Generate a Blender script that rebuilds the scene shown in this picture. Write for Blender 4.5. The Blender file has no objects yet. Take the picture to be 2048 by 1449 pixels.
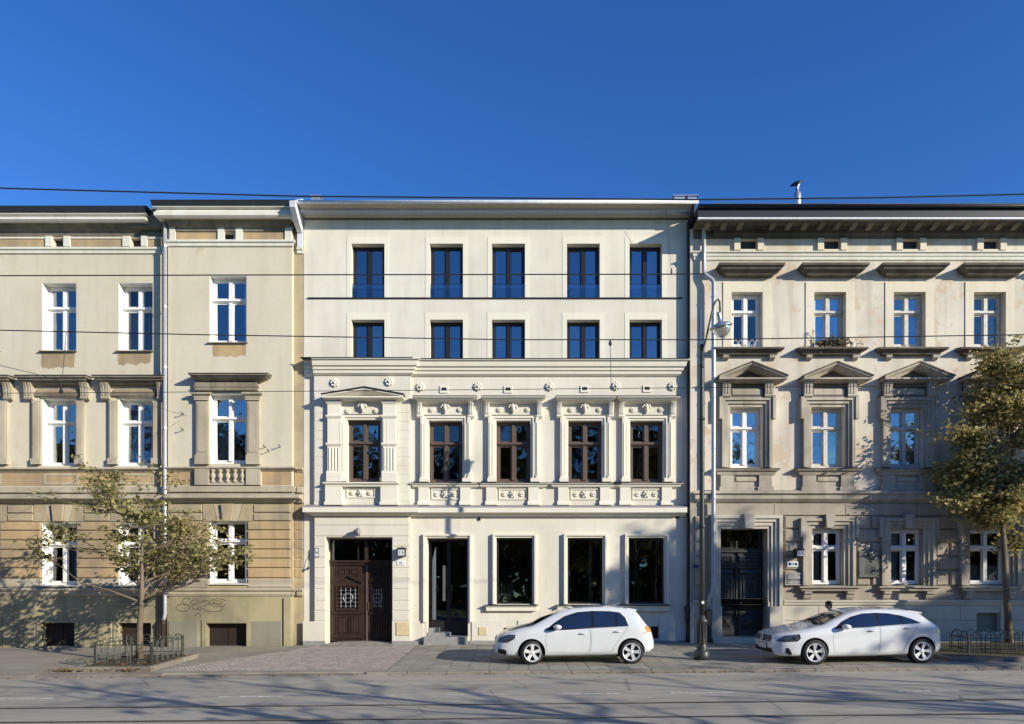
import bpy, bmesh, math, random
from mathutils import Vector, Matrix, Euler
from mathutils.bvhtree import BVHTree
rnd = random.Random(7)
sc = bpy.context.scene
C = sc.collection
F, HOR, EYE = 1480.0, 1170.0, 2.05          # focal length in photo pixels, horizon row, eye height
W = 24.67                                    # distance of the facades
# ---------------------------------------------------------------- camera, light
cam = bpy.data.cameras.new('camera'); camo = bpy.data.objects.new('camera', cam); C.objects.link(camo)
cam.sensor_width = 36; cam.lens = 36*F/2048; cam.shift_y = (HOR-724.5)/2048
cam.clip_end = 2000
camo.location = (0, 0, EYE); camo.rotation_euler = (math.radians(90), 0, 0); sc.camera = camo
SUN = Vector((1.50, -1.0, 0.61)).normalized()          # towards the sun
sl = bpy.data.lights.new('sun', 'SUN'); sl.energy = 5.0; sl.angle = math.radians(0.42); sl.color = (1.0, .93, .775)
slo = bpy.data.objects.new('sun', sl); C.objects.link(slo); slo.location = (30, -20, 30)
slo.rotation_euler = SUN.to_track_quat('Z', 'Y').to_euler()
world = bpy.data.worlds.new('World'); sc.world = world; world.use_nodes = True
nt = world.node_tree; nt.nodes.clear()
sky = nt.nodes.new('ShaderNodeTexSky'); sky.sky_type = 'NISHITA'; sky.sun_disc = False
sky.sun_elevation = math.asin(SUN.z); sky.sun_rotation = math.atan2(SUN.x, SUN.y)
sky.air_density = 1.0; sky.dust_density = 0.15; sky.ozone_density = 3.2; sky.altitude = 400
hs = nt.nodes.new('ShaderNodeHueSaturation'); hs.inputs['Saturation'].default_value = 1.2; hs.inputs['Hue'].default_value = .512; hs.inputs['Value'].default_value = 1.0
bg = nt.nodes.new('ShaderNodeBackground'); bg.inputs['Strength'].default_value = 0.127
wo = nt.nodes.new('ShaderNodeOutputWorld')
tn = nt.nodes.new('ShaderNodeMix'); tn.data_type = 'RGBA'; tn.blend_type = 'MULTIPLY'; tn.inputs[0].default_value = 1; tn.inputs[7].default_value = (.66, .96, 1.17, 1)
nt.links.new(sky.outputs[0], hs.inputs['Color']); nt.links.new(hs.outputs[0], tn.inputs[6]); nt.links.new(tn.outputs[2], bg.inputs[0]); nt.links.new(bg.outputs[0], wo.inputs[0])
vs = sc.view_settings; vs.view_transform = 'Standard'; vs.look = 'None'; vs.gamma = 1; vs.use_curve_mapping = False
vs.exposure = 0.34

def PX(px, y=W): return (px-1024)*y/F
def PZ(py, y=W): return EYE+(HOR-py)*y/F
# ---------------------------------------------------------------- materials
def nodes(name):
    m = bpy.data.materials.new(name); m.use_nodes = True
    n = m.node_tree; b = n.nodes['Principled BSDF']
    return m, n, b
def setin(b, **k):
    for a, v in k.items():
        a = {'rough': 'Roughness', 'metal': 'Metallic', 'spec': 'Specular IOR Level', 'coat': 'Coat Weight', 'ior': 'IOR'}.get(a, a)
        b.inputs[a].default_value = v
def tex(n, kind, scale, coord, detail=4, stretch=None, **k):
    t = n.nodes.new(kind)
    mp = n.nodes.new('ShaderNodeMapping')
    if stretch: mp.inputs['Scale'].default_value = stretch
    n.links.new(coord, mp.inputs[0]); n.links.new(mp.outputs[0], t.inputs['Vector'])
    t.inputs['Scale'].default_value = scale
    if 'Detail' in t.inputs: t.inputs['Detail'].default_value = detail
    for a, v in k.items(): t.inputs[a].default_value = v
    return t
def ramp(n, src, lo, hi, a=0.0, b=1.0):
    r = n.nodes.new('ShaderNodeMapRange'); r.inputs[1].default_value = lo; r.inputs[2].default_value = hi
    r.inputs[3].default_value = a; r.inputs[4].default_value = b; n.links.new(src, r.inputs[0]); return r.outputs[0]
def mix(n, fac, a, b):
    m = n.nodes.new('ShaderNodeMix'); m.data_type = 'RGBA'
    for i, v in ((0, fac), (6, a), (7, b)):
        if isinstance(v, (int, float)): m.inputs[i].default_value = v
        elif isinstance(v, tuple): m.inputs[i].default_value = (*v, 1)
        else: n.links.new(v, m.inputs[i])
    return m.outputs[2]
def worldpos(n):
    g = n.nodes.new('ShaderNodeNewGeometry'); return g.outputs['Position'], g
def stucco(name, base, dark=None, stain=.35, rough=.9, bump=.25, patch=None, streak=.3, tone=.12, speck=14):
    m, n, b = nodes(name); pos, g = worldpos(n)
    dark = dark or tuple(c*.62 for c in base)
    big = tex(n, 'ShaderNodeTexNoise', .55, pos, 5, Roughness=.6).outputs['Fac']
    col = mix(n, ramp(n, big, .40, .64, 0, stain), base, dark)
    if streak:
        s = tex(n, 'ShaderNodeTexNoise', 1.0, pos, 4, stretch=(3.2, 3.2, .35)).outputs['Fac']
        col = mix(n, ramp(n, s, .48, .66, 0, streak), col, dark)
    if patch:
        p = tex(n, 'ShaderNodeTexNoise', patch[1], pos, 6, Roughness=.65).outputs['Fac']
        col = mix(n, ramp(n, p, patch[2], patch[2]+.045, 0, .75), col, patch[0])
    fine = tex(n, 'ShaderNodeTexNoise', speck, pos, 4, Roughness=.75).outputs['Fac']
    col = mix(n, ramp(n, fine, .35, .7, 0, tone*2), col, tuple(c*.72 for c in base))
    n.links.new(col, b.inputs['Base Color']); setin(b, rough=rough, spec=.2)
    bp = n.nodes.new('ShaderNodeBump'); bp.inputs['Strength'].default_value = bump; bp.inputs['Distance'].default_value = .02
    f2 = tex(n, 'ShaderNodeTexNoise', 45, pos, 5).outputs['Fac']
    n.links.new(f2, bp.inputs['Height']); n.links.new(bp.outputs[0], b.inputs['Normal'])
    return m
def plain(name, col, rough=.5, metal=0, noise=.12, scale=6, spec=.4, coat=0, obj=False, bump=0):
    m, n, b = nodes(name)
    if obj:
        tc = n.nodes.new('ShaderNodeTexCoord'); pos = tc.outputs['Object']
    else: pos, _ = worldpos(n)
    f = tex(n, 'ShaderNodeTexNoise', scale, pos, 5, Roughness=.65).outputs['Fac']
    n.links.new(mix(n, ramp(n, f, .35, .7, 0, 1), col, tuple(c*(1-noise*2) for c in col)), b.inputs['Base Color'])
    n.links.new(ramp(n, f, .3, .7, max(.02, rough*.85), min(1, rough*1.15)), b.inputs['Roughness'])
    setin(b, metal=metal, spec=spec, coat=coat)
    if coat: b.inputs['Coat Roughness'].default_value = .04
    if bump:
        bp = n.nodes.new('ShaderNodeBump'); bp.inputs['Strength'].default_value = bump; bp.inputs['Distance'].default_value = .01
        f2 = tex(n, 'ShaderNodeTexNoise', scale*6, pos, 4).outputs['Fac']
        n.links.new(f2, bp.inputs['Height']); n.links.new(bp.outputs[0], b.inputs['Normal'])
    return m
def pane_mat(name, refl=.25, tint=(.75, .8, .82), wob=.015):
    m = bpy.data.materials.new(name); m.use_nodes = True; n = m.node_tree; n.nodes.clear()
    o = n.nodes.new('ShaderNodeOutputMaterial'); mx = n.nodes.new('ShaderNodeMixShader')
    tr = n.nodes.new('ShaderNodeBsdfTransparent'); tr.inputs[0].default_value = (*tint, 1)
    gl = n.nodes.new('ShaderNodeBsdfGlossy'); gl.inputs['Roughness'].default_value = .012
    gl.inputs[0].default_value = (.92, .96, 1, 1)
    pos, g = worldpos(n)
    nz = tex(n, 'ShaderNodeTexNoise', 1.3, pos, 2).outputs['Fac']
    bp = n.nodes.new('ShaderNodeBump'); bp.inputs['Strength'].default_value = 1; bp.inputs['Distance'].default_value = wob
    n.links.new(nz, bp.inputs['Height']); n.links.new(bp.outputs[0], gl.inputs['Normal'])
    fr = n.nodes.new('ShaderNodeFresnel'); fr.inputs[0].default_value = 1.5
    ad = n.nodes.new('ShaderNodeMath'); ad.operation = 'ADD'; ad.inputs[1].default_value = refl; ad.use_clamp = True
    n.links.new(fr.outputs[0], ad.inputs[0]); n.links.new(ad.outputs[0], mx.inputs[0])
    n.links.new(tr.outputs[0], mx.inputs[1]); n.links.new(gl.outputs[0], mx.inputs[2]); n.links.new(mx.outputs[0], o.inputs[0])
    return m
M = {}
M['beige'] = stucco('beige_plaster', (.63, .575, .44), (.46, .40, .28), stain=.35, streak=.25, patch=((.50, .37, .22), .8, .66))
M['ochre'] = stucco('ochre_plaster', (.51, .365, .195), (.25, .20, .145), stain=.85, streak=.55, tone=.16)
M['ochre_worn'] = stucco('worn_ochre_plaster', (.45, .37, .23), (.24, .21, .165), stain=.9, streak=.4)
M['plinth'] = stucco('khaki_plinth_plaster', (.42, .365, .22), (.19, .175, .125), stain=.95, streak=.5)
M['greypanel'] = stucco('grey_plinth_patch', (.27, .26, .20), (.17, .16, .12), stain=.6)
M['trim'] = stucco('weathered_trim', (.50, .44, .33), (.26, .22, .16), stain=.6, streak=.5, speck=9)
M['trimdark'] = stucco('soot_and_shade_trim', (.30, .265, .20), (.12, .105, .08), stain=.8, streak=.6, speck=9)  # sooty mouldings, and the painted shade under the left tenement's cornices
M['whitetrim'] = stucco('white_trim', (.74, .72, .62), (.5, .46, .36), stain=.35, streak=.3, speck=8)
M['reveal'] = stucco('white_reveal_paint', (.80, .79, .74), stain=.1, streak=.1, tone=.05)
M['cream'] = stucco('cream_plaster', (.72, .68, .58), (.50, .46, .37), stain=.35, streak=.28, bump=.35, tone=.10, speck=22)
M['creamtrim'] = stucco('cream_trim', (.76, .72, .61), (.62, .57, .45), stain=.2, streak=.18, tone=.05)
M['creamgrey'] = plain('grey_stone_base', (.30, .30, .29), .7)
M['pink'] = stucco('pinkish_old_plaster', (.69, .63, .525), (.42, .36, .28), stain=.45, streak=.45, patch=((.55, .42, .30), 1.5, .555), tone=.10)
M['pinkpale'] = stucco('pale_repair_plaster', (.74, .67, .53), (.55, .47, .35), stain=.3, streak=.3)
M['pinktrim'] = stucco('old_trim', (.53, .475, .385), (.22, .19, .15), stain=.7, streak=.6, speck=9)
M['soot'] = stucco('soot_black_trim', (.18, .155, .12), (.07, .062, .052), stain=.9, streak=.7, speck=9)
M['taupe'] = stucco('taupe_rustication', (.425, .37, .295), (.27, .23, .18), stain=.6, streak=.4, speck=9)
M['stone'] = stucco('smooth_plinth_stone', (.58, .53, .44), (.38, .33, .27), stain=.4, streak=.3)
M['joint'] = plain('dark_joint', (.16, .13, .10), .9)
M['inner'] = plain('dim_interior_plaster', (.50, .46, .40), .9)
M['eave'] = stucco('shaded_eaves_cove', (.50, .44, .34), stain=.3, streak=.1)  # cream underside coloured browner to carry its bounce-lit shade
M['pipegrey'] = plain('grey_zinc_pipe', (.46, .47, .49), .4, .25, scale=12)
M['sheet'] = plain('dark_roof_sheet', (.035, .035, .04), .45, .3)
M['zinc'] = plain('galvanised_sheet', (.62, .64, .68), .32, .75, scale=12)
M['zincw'] = plain('white_painted_metal', (.75, .77, .80), .35, .1)
M['iron'] = plain('dark_iron', (.045, .05, .05), .45, .4, scale=14)
M['lampgreen'] = plain('grey_green_lamp_paint', (.05, .056, .052), .42, .2, scale=9)
M['rail'] = plain('grey_fence_paint', (.065, .07, .06), .55, .2, scale=9)
M['wood'] = plain('chestnut_door_wood', (.045, .027, .020), .35, 0, .2, 9)
M['basewood'] = plain('dark_basement_wood', (.030, .021, .017), .6)
M['woodgrey'] = plain('greyish_brown_frame', (.125, .09, .07), .45, 0, .15, 9)
M['whitewood'] = plain('white_window_paint', (.80, .79, .76), .4, 0, .05, 7)
M['greywood'] = plain('aged_white_window_paint', (.62, .60, .54), .5, 0, .15, 7)
M['anthr'] = plain('anthracite_frame', (.022, .022, .024), .35, .1)
M['blackdoor'] = plain('grey_black_door_paint', (.045, .046, .043), .5, 0, .15, 12)
M['steel'] = plain('brushed_steel', (.65, .63, .58), .3, .9)
M['brass'] = plain('brass', (.65, .50, .25), .3, .9)
M['pane'] = pane_mat('window_glass', .15)
M['pane2'] = pane_mat('window_glass_dull', .05, (.7, .72, .7), .02)
M['pane3'] = pane_mat('window_glass_bright', .24, (.8, .85, .88), .012)
M['panedark'] = pane_mat('shop_window_glass', .05, (.75, .73, .68), .004)
M['balglass'] = pane_mat('balustrade_glass', .06, (.86, .88, .9), .004)
M['panesky'] = pane_mat('coated_window_glass', .19, (.75, .78, .8), .006)
M['curtain'] = plain('net_curtain', (.80, .79, .74), .9)
M['curtaind'] = plain('drawn_blind', (.42, .40, .34), .9)
M['asph'] = stucco('asphalt_pavement', (.33, .30, .24), (.22, .20, .165), stain=.7, streak=0, bump=.12, tone=.16, speck=30)
M['sign'] = plain('white_enamel', (.78, .78, .76), .3, noise=.03)
M['plq'] = plain('grey_plaque_stone', (.135, .135, .12), .4, noise=.12, scale=20)
M['plqd'] = plain('dark_lettering', (.045, .045, .04), .5)
M['plql'] = plain('pale_lettering', (.55, .55, .5), .5)
M['blue'] = plain('blue_enamel', (.03, .05, .17), .3)
M['box'] = plain('cream_meter_box', (.66, .54, .33), .6)
M['graf'] = plain('graffiti_paint', (.09, .06, .05), .7)
M['bark'] = stucco('tree_bark', (.23, .175, .12), (.10, .08, .055), stain=.8, streak=.3, bump=.9, speck=20)
M['barkd'] = stucco('dark_bark', (.085, .065, .045), (.04, .03, .02), stain=.6, streak=.3, bump=.9)
M['soil'] = stucco('planter_soil', (.10, .085, .05), (.05, .045, .03), stain=.6, streak=0, bump=1)
M['rubber'] = plain('tyre_rubber', (.012, .012, .013), .7, obj=True)
M['alloy'] = plain('silver_alloy', (.72, .73, .75), .3, .35, .05, obj=True)
M['carwhite'] = plain('white_car_paint', (.66, .68, .70), .16, 0, .02, 1.5, .6, 1.0, obj=True)
M['carblack'] = plain('black_car_plastic', (.01, .01, .011), .4, obj=True)
M['seam'] = plain('panel_gap', (.10, .10, .11), .6, obj=True)
M['orange'] = plain('amber_lamp_plastic', (.55, .27, .09), .15, noise=.05, coat=1, obj=True)
M['redlamp'] = plain('red_lamp_plastic', (.45, .25, .18), .15, noise=.05, coat=1, obj=True)
M['lampglass'] = plain('headlamp_cover', (.10, .115, .14), .06, .35, .2, 9, .8, 1, obj=True)
M['chrome'] = plain('chrome', (.8, .8, .8), .1, 1, .02, obj=True)
M['skin'] = plain('skin', (.45, .27, .19), .6, noise=.05, obj=True)
M['hair'] = plain('dark_hair', (.012, .009, .007), .55, obj=True)
M['coat'] = plain('black_coat', (.015, .015, .017), .85, obj=True)
M['trousers'] = plain('blue_jeans', (.05, .07, .12), .9, obj=True)
def cglass():
    m, n, b = nodes('car_window_glass'); setin(b, rough=.02, spec=.9, ior=1.85)
    b.inputs['Base Color'].default_value = (.010, .013, .016, 1); b.inputs['Coat Weight'].default_value = .6
    b.inputs['Coat Roughness'].default_value = .01
    return m
M['carglass'] = cglass()
def lampglob():
    m, n, b = nodes('lamp_globe_glass'); setin(b, rough=.12, spec=.7)
    b.inputs['Base Color'].default_value = (.55, .56, .54, 1); b.inputs['Transmission Weight'].default_value = .75
    return m
M['globe'] = lampglob()
def leafmat(name, cols):
    m, n, b = nodes(name); g = n.nodes.new('ShaderNodeNewGeometry')
    r = n.nodes.new('ShaderNodeValToRGB'); e = r.color_ramp.elements
    while len(e) < len(cols): e.new(.5)
    for i, c in enumerate(cols): e[i].position = i/(len(cols)-1); e[i].color = (*c, 1)
    n.links.new(g.outputs['Random Per Island'], r.inputs[0]); n.links.new(r.outputs[0], b.inputs['Base Color'])
    setin(b, rough=.55, spec=.3)
    ts = n.nodes.new('ShaderNodeBsdfTranslucent'); n.links.new(r.outputs[0], ts.inputs[0])
    mx = n.nodes.new('ShaderNodeMixShader'); mx.inputs[0].default_value = .42
    o = n.nodes['Material Output']
    n.links.new(b.outputs[0], mx.inputs[1]); n.links.new(ts.outputs[0], mx.inputs[2]); n.links.new(mx.outputs[0], o.inputs[0])
    return m
M['leafolive'] = leafmat('olive_leaves', [(.17, .17, .06), (.30, .28, .10), (.44, .39, .17), (.22, .22, .08), (.54, .46, .21)])
M['leafgold'] = leafmat('golden_leaves', [(.18, .20, .06), (.42, .34, .13), (.56, .44, .18), (.28, .29, .10), (.64, .51, .24)])
M['leafgreen'] = leafmat('green_leaves', [(.05, .06, .018), (.09, .09, .03), (.14, .13, .045), (.20, .16, .06)])
M['leaffall'] = leafmat('fallen_leaf_litter', [(.55, .36, .12), (.40, .24, .10), (.22, .13, .06), (.62, .44, .18)])
M['leafdry'] = leafmat('dry_plant', [(.30, .24, .12), (.16, .11, .05), (.10, .10, .04)])
def asphalt_road():
    m, n, b = nodes('old_asphalt'); pos, g = worldpos(n)
    big = tex(n, 'ShaderNodeTexNoise', .5, pos, 5, stretch=(.35, 1.2, 1)).outputs['Fac']
    col = mix(n, ramp(n, big, .35, .7), (.45, .41, .335), (.32, .295, .25))
    s = tex(n, 'ShaderNodeTexNoise', 1.2, pos, 4, stretch=(.12, 2.2, 1)).outputs['Fac']
    col = mix(n, ramp(n, s, .5, .75, 0, .6), col, (.27, .245, .20))
    sp = tex(n, 'ShaderNodeTexNoise', 70, pos, 3).outputs['Fac']
    col = mix(n, ramp(n, sp, .4, .7, 0, .45), col, (.29, .265, .215))
    cr = tex(n, 'ShaderNodeTexVoronoi', .7, pos, 3, stretch=(.5, 1, 1)); cr.feature = 'DISTANCE_TO_EDGE'
    col = mix(n, ramp(n, cr.outputs['Distance'], 0, .012, .45, 0), col, (.05, .05, .045))
    n.links.new(col, b.inputs['Base Color']); setin(b, rough=.85, spec=.25)
    bp = n.nodes.new('ShaderNodeBump'); bp.inputs['Strength'].default_value = .12; bp.inputs['Distance'].default_value = .006
    f2 = tex(n, 'ShaderNodeTexNoise', 90, pos, 4).outputs['Fac']
    n.links.new(f2, bp.inputs['Height']); n.links.new(bp.outputs[0], b.inputs['Normal'])
    return m
M['road'] = asphalt_road()
M['paint'] = plain('worn_road_paint', (.74, .72, .66), .7, noise=.35, scale=9)
M['railsteel'] = plain('worn_rail_steel', (.20, .19, .18), .35, .8)
M['groove'] = plain('dark_groove', (.03, .028, .026), .8)
def islandstone(name, cols, bump=.12, scale=25):
    m, n, b = nodes(name); pos, g = worldpos(n)
    oi = n.nodes.new('ShaderNodeObjectInfo')
    ad = n.nodes.new('ShaderNodeMath'); ad.operation = 'ADD'; n.links.new(oi.outputs['Random'], ad.inputs[0]); n.links.new(g.outputs['Random Per Island'], ad.inputs[1])
    fr = n.nodes.new('ShaderNodeMath'); fr.operation = 'FRACT'; n.links.new(ad.outputs[0], fr.inputs[0])
    c = mix(n, fr.outputs[0], cols[0], cols[1])
    f = tex(n, 'ShaderNodeTexNoise', 2.2, pos, 6, Roughness=.7).outputs['Fac']
    c = mix(n, ramp(n, f, .4, .7, 0, .6), c, tuple(x*.65 for x in cols[1]))
    n.links.new(c, b.inputs['Base Color']); setin(b, rough=.8, spec=.25)
    bp = n.nodes.new('ShaderNodeBump'); bp.inputs['Strength'].default_value = bump; bp.inputs['Distance'].default_value = .01
    f2 = tex(n, 'ShaderNodeTexNoise', scale, pos, 5).outputs['Fac']
    n.links.new(f2, bp.inputs['Height']); n.links.new(bp.outputs[0], b.inputs['Normal'])
    return m
M['slab'] = islandstone('pavement_slab_concrete', ((.36, .335, .28), (.27, .25, .21)))
M['cobble'] = islandstone('reddish_cobble', ((.33, .29, .26), (.25, .225, .205)))
M['kerb'] = islandstone('granite_kerb', ((.28, .25, .21), (.20, .175, .15)))
M['ground'] = stucco('far_ground', (.10, .11, .06), stain=.6, streak=0)
# ---------------------------------------------------------------- mesh helpers
class MB:
    def __init__(s): s.v = []; s.f = []
    def add(s, vs, fs):
        k = len(s.v); s.v += [tuple(p) for p in vs]; s.f += [tuple(i+k for i in f) for f in fs]; return s
    def box(s, x0, x1, y0, y1, z0, z1):
        return s.add([(x0, y0, z0), (x1, y0, z0), (x1, y1, z0), (x0, y1, z0), (x0, y0, z1), (x1, y0, z1), (x1, y1, z1), (x0, y1, z1)],
                     [(0, 3, 2, 1), (4, 5, 6, 7), (0, 1, 5, 4), (1, 2, 6, 5), (2, 3, 7, 6), (3, 0, 4, 7)])
    def bbox(s, x0, x1, y0, y1, z0, z1, b=.015):
        """box whose front (low y) edges are chamfered"""
        return s.add([(x0, y0+b, z0), (x1, y0+b, z0), (x1, y1, z0), (x0, y1, z0), (x0, y0+b, z1), (x1, y0+b, z1), (x1, y1, z1), (x0, y1, z1),
                      (x0+b, y0, z0+b), (x1-b, y0, z0+b), (x1-b, y0, z1-b), (x0+b, y0, z1-b)],
                     [(0, 3, 2, 1), (4, 5, 6, 7), (1, 2, 6, 5), (2, 3, 7, 6), (3, 0, 4, 7), (8, 9, 10, 11), (0, 1, 9, 8), (1, 5, 10, 9), (5, 4, 11, 10), (4, 0, 8, 11)])
    def poly_y(s, pts, y0, y1):
        n = len(pts)
        a = sum(pts[i][0]*pts[(i+1) % n][1]-pts[(i+1) % n][0]*pts[i][1] for i in range(n))
        if a < 0: pts = pts[::-1]
        vs = [(x, y0, z) for x, z in pts]+[(x, y1, z) for x, z in pts]
        return s.add(vs, [tuple(range(n)), tuple(range(2*n-1, n-1, -1))]+[(i, i+n, (i+1) % n+n, (i+1) % n) for i in range(n)])
    def poly_x(s, pts, x0, x1):
        n = len(pts)
        a = sum(pts[i][0]*pts[(i+1) % n][1]-pts[(i+1) % n][0]*pts[i][1] for i in range(n))
        if a < 0: pts = pts[::-1]
        vs = [(x0, y, z) for y, z in pts]+[(x1, y, z) for y, z in pts]
        return s.add(vs, [tuple(range(n-1, -1, -1)), tuple(range(n, 2*n))]+[(i, (i+1) % n, (i+1) % n+n, i+n) for i in range(n)])
    def mould(s, prof, x0, x1, y0, rl=1, rr=1):
        """prof: (out, z) from top to bottom, first and last with out 0; returns on both ends if rl/rr"""
        vs = []
        for o, z in prof:
            vs += [(x0-o*rl, y0, z), (x0-o*rl, y0-o, z), (x1+o*rr, y0-o, z), (x1+o*rr, y0, z)]
        fs = []
        for i in range(len(prof)-1):
            a, b = 4*i, 4*i+4
            for k in range(3): fs.append((a+k, b+k, b+k+1, a+k+1))
        return s.add(vs, fs)
    def lathe(s, prof, c=(0, 0, 0), seg=12, axis='z', cap=True):
        vs = []; n = len(prof)
        for r, h in prof:
            for k in range(seg):
                a = 2*math.pi*k/seg; p = (r*math.cos(a), r*math.sin(a), h)
                if axis == 'y': p = (p[0], -p[2], p[1])
                if axis == 'x': p = (p[2], p[0], p[1])
                vs.append((c[0]+p[0], c[1]+p[1], c[2]+p[2]))
        fs = [(i*seg+k, i*seg+(k+1) % seg, (i+1)*seg+(k+1) % seg, (i+1)*seg+k) for i in range(n-1) for k in range(seg)]
        if cap: fs += [tuple(range(seg-1, -1, -1)), tuple(range((n-1)*seg, n*seg))]
        return s.add(vs, fs)
    def ball(s, c, r, seg=10, rings=6):
        r = r if isinstance(r, tuple) else (r, r, r)
        vs = [(c[0], c[1], c[2]-r[2])]; fs = []
        for i in range(1, rings):
            t = math.pi*i/rings
            for k in range(seg):
                a = 2*math.pi*k/seg
                vs.append((c[0]+r[0]*math.sin(t)*math.cos(a), c[1]+r[1]*math.sin(t)*math.sin(a), c[2]-r[2]*math.cos(t)))
        vs.append((c[0], c[1], c[2]+r[2])); L = len(vs)-1
        fs += [(0, 1+(k+1) % seg, 1+k) for k in range(seg)]
        for i in range(rings-2):
            for k in range(seg):
                a = 1+i*seg+k; b = 1+i*seg+(k+1) % seg
                fs.append((a, b, b+seg, a+seg))
        fs += [(L, L-seg+k, L-seg+(k+1) % seg) for k in range(seg)]
        return s.add(vs, fs)
    def tube(s, pts, r, seg=6):
        pts = [Vector(p) for p in pts]; n = len(pts)
        rr = r if isinstance(r, (list, tuple)) else [r]*n
        vs = []; up = None
        for i, p in enumerate(pts):
            d = (pts[min(i+1, n-1)]-pts[max(i-1, 0)]).normalized()
            if up is None: up = Vector((0, 0, 1)) if abs(d.z) < .9 else Vector((1, 0, 0))
            a = d.cross(up).normalized(); b = a.cross(d).normalized(); up = b
            for k in range(seg):
                t = 2*math.pi*k/seg; vs.append(p+(a*math.cos(t)+b*math.sin(t))*rr[i])
        fs = [(i*seg+k, i*seg+(k+1) % seg, (i+1)*seg+(k+1) % seg, (i+1)*seg+k) for i in range(n-1) for k in range(seg)]
        fs += [tuple(range(seg-1, -1, -1)), tuple(range((n-1)*seg, n*seg))]
        return s.add(vs, fs)
ORG = {}
def link(o, parent, org):
    C.objects.link(o); ORG[o.name] = Vector(org)
    if parent is not None: o.parent = parent; o.location = Vector(org)-ORG[parent.name]
    else: o.location = org
    return o
def build(name, mb, mat, parent=None, smooth=False, label=None, kind=None, base=False, org=None):
    xs, ys, zs = zip(*mb.v)
    if org is None: org = ((min(xs)+max(xs))/2, (min(ys)+max(ys))/2, min(zs) if (base or parent is None) else (min(zs)+max(zs))/2)
    me = bpy.data.meshes.new(name)
    me.from_pydata([(x-org[0], y-org[1], z-org[2]) for x, y, z in mb.v], [], mb.f); me.update()
    if smooth: me.polygons.foreach_set('use_smooth', [True]*len(me.polygons))
    me.materials.append(mat)
    o = bpy.data.objects.new(name, me)
    if label: o['label'] = label
    if kind: o['kind'] = kind
    return link(o, parent, org)
def place(me, name, parent, org, scale=None, rot=None):
    o = bpy.data.objects.new(name, me)
    if scale: o.scale = scale
    if rot: o.rotation_euler = rot
    return link(o, parent, org)
def tag(o, label, cat, group=None):
    o['label'] = label; o['category'] = cat
    if group: o['group'] = group
    return o
def thing(name, label, cat, loc, group=None):
    o = bpy.data.objects.new(name, None); o.empty_display_size = .3
    link(o, None, loc); return tag(o, label, cat, group)
BLK = {}
def block(name, parent, x0, x1, y0, y1, z0, z1, mat, b=.02):
    """a masonry piece: shares its mesh with pieces of the same size"""
    k = (round(x1-x0, 2), round(y1-y0, 3), round(z1-z0, 2), mat.name, b)
    if k not in BLK:
        m = MB().bbox(-(x1-x0)/2, (x1-x0)/2, -(y1-y0)/2, (y1-y0)/2, -(z1-z0)/2, (z1-z0)/2, b)
        me = bpy.data.meshes.new(name); me.from_pydata(m.v, [], m.f); me.materials.append(mat); BLK[k] = me
    return place(BLK[k], name, parent, ((x0+x1)/2, (y0+y1)/2, (z0+z1)/2))
def wall(mb, x0, x1, z0, z1, holes, yf, d, yb=None):
    """wall sheet with real openings; d = depth of the reveals; yb back face"""
    xs = sorted({x0, x1, *[h[0] for h in holes], *[h[1] for h in holes]}); zs = sorted({z0, z1, *[h[2] for h in holes], *[h[3] for h in holes]})
    xs = [x for x in xs if x0 <= x <= x1]; zs = [z for z in zs if z0 <= z <= z1]
    for i in range(len(xs)-1):
        for j in range(len(zs)-1):
            cx, cz = (xs[i]+xs[i+1])/2, (zs[j]+zs[j+1])/2
            if any(h[0] < cx < h[1] and h[2] < cz < h[3] for h in holes): continue
            a, b, c, e = xs[i], xs[i+1], zs[j], zs[j+1]
            mb.add([(a, yf, c), (b, yf, c), (b, yf, e), (a, yf, e)], [(0, 1, 2, 3)])
            mb.add([(a, yf+d, c), (b, yf+d, c), (b, yf+d, e), (a, yf+d, e)], [(3, 2, 1, 0)])
    for a, b, c, e in holes:
        mb.add([(a, yf, c), (b, yf, c), (b, yf, e), (a, yf, e), (a, yf+d, c), (b, yf+d, c), (b, yf+d, e), (a, yf+d, e)],
               [(0, 4, 5, 1), (1, 5, 6, 2), (2, 6, 7, 3), (3, 7, 4, 0)])
    a, b, c, e = x0, x1, z0, z1
    mb.add([(a, yf, c), (b, yf, c), (b, yf, e), (a, yf, e), (a, yf+d, c), (b, yf+d, c), (b, yf+d, e), (a, yf+d, e)],
           [(1, 2, 6, 5), (3, 0, 4, 7)])
    for i in range(len(xs)-1):        # bottom and top edges, left open where an opening runs through
        for z, t in ((c, 0), (e, 1)):
            p, q = xs[i], xs[i+1]
            if any(h[0] < (p+q)/2 < h[1] and h[2] < z+.001 and h[3] > z-.001 for h in holes): continue
            mb.add([(p, yf, z), (q, yf, z), (q, yf+d, z), (p, yf+d, z)], [(3, 2, 1, 0) if t else (0, 1, 2, 3)])
    return mb
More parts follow.
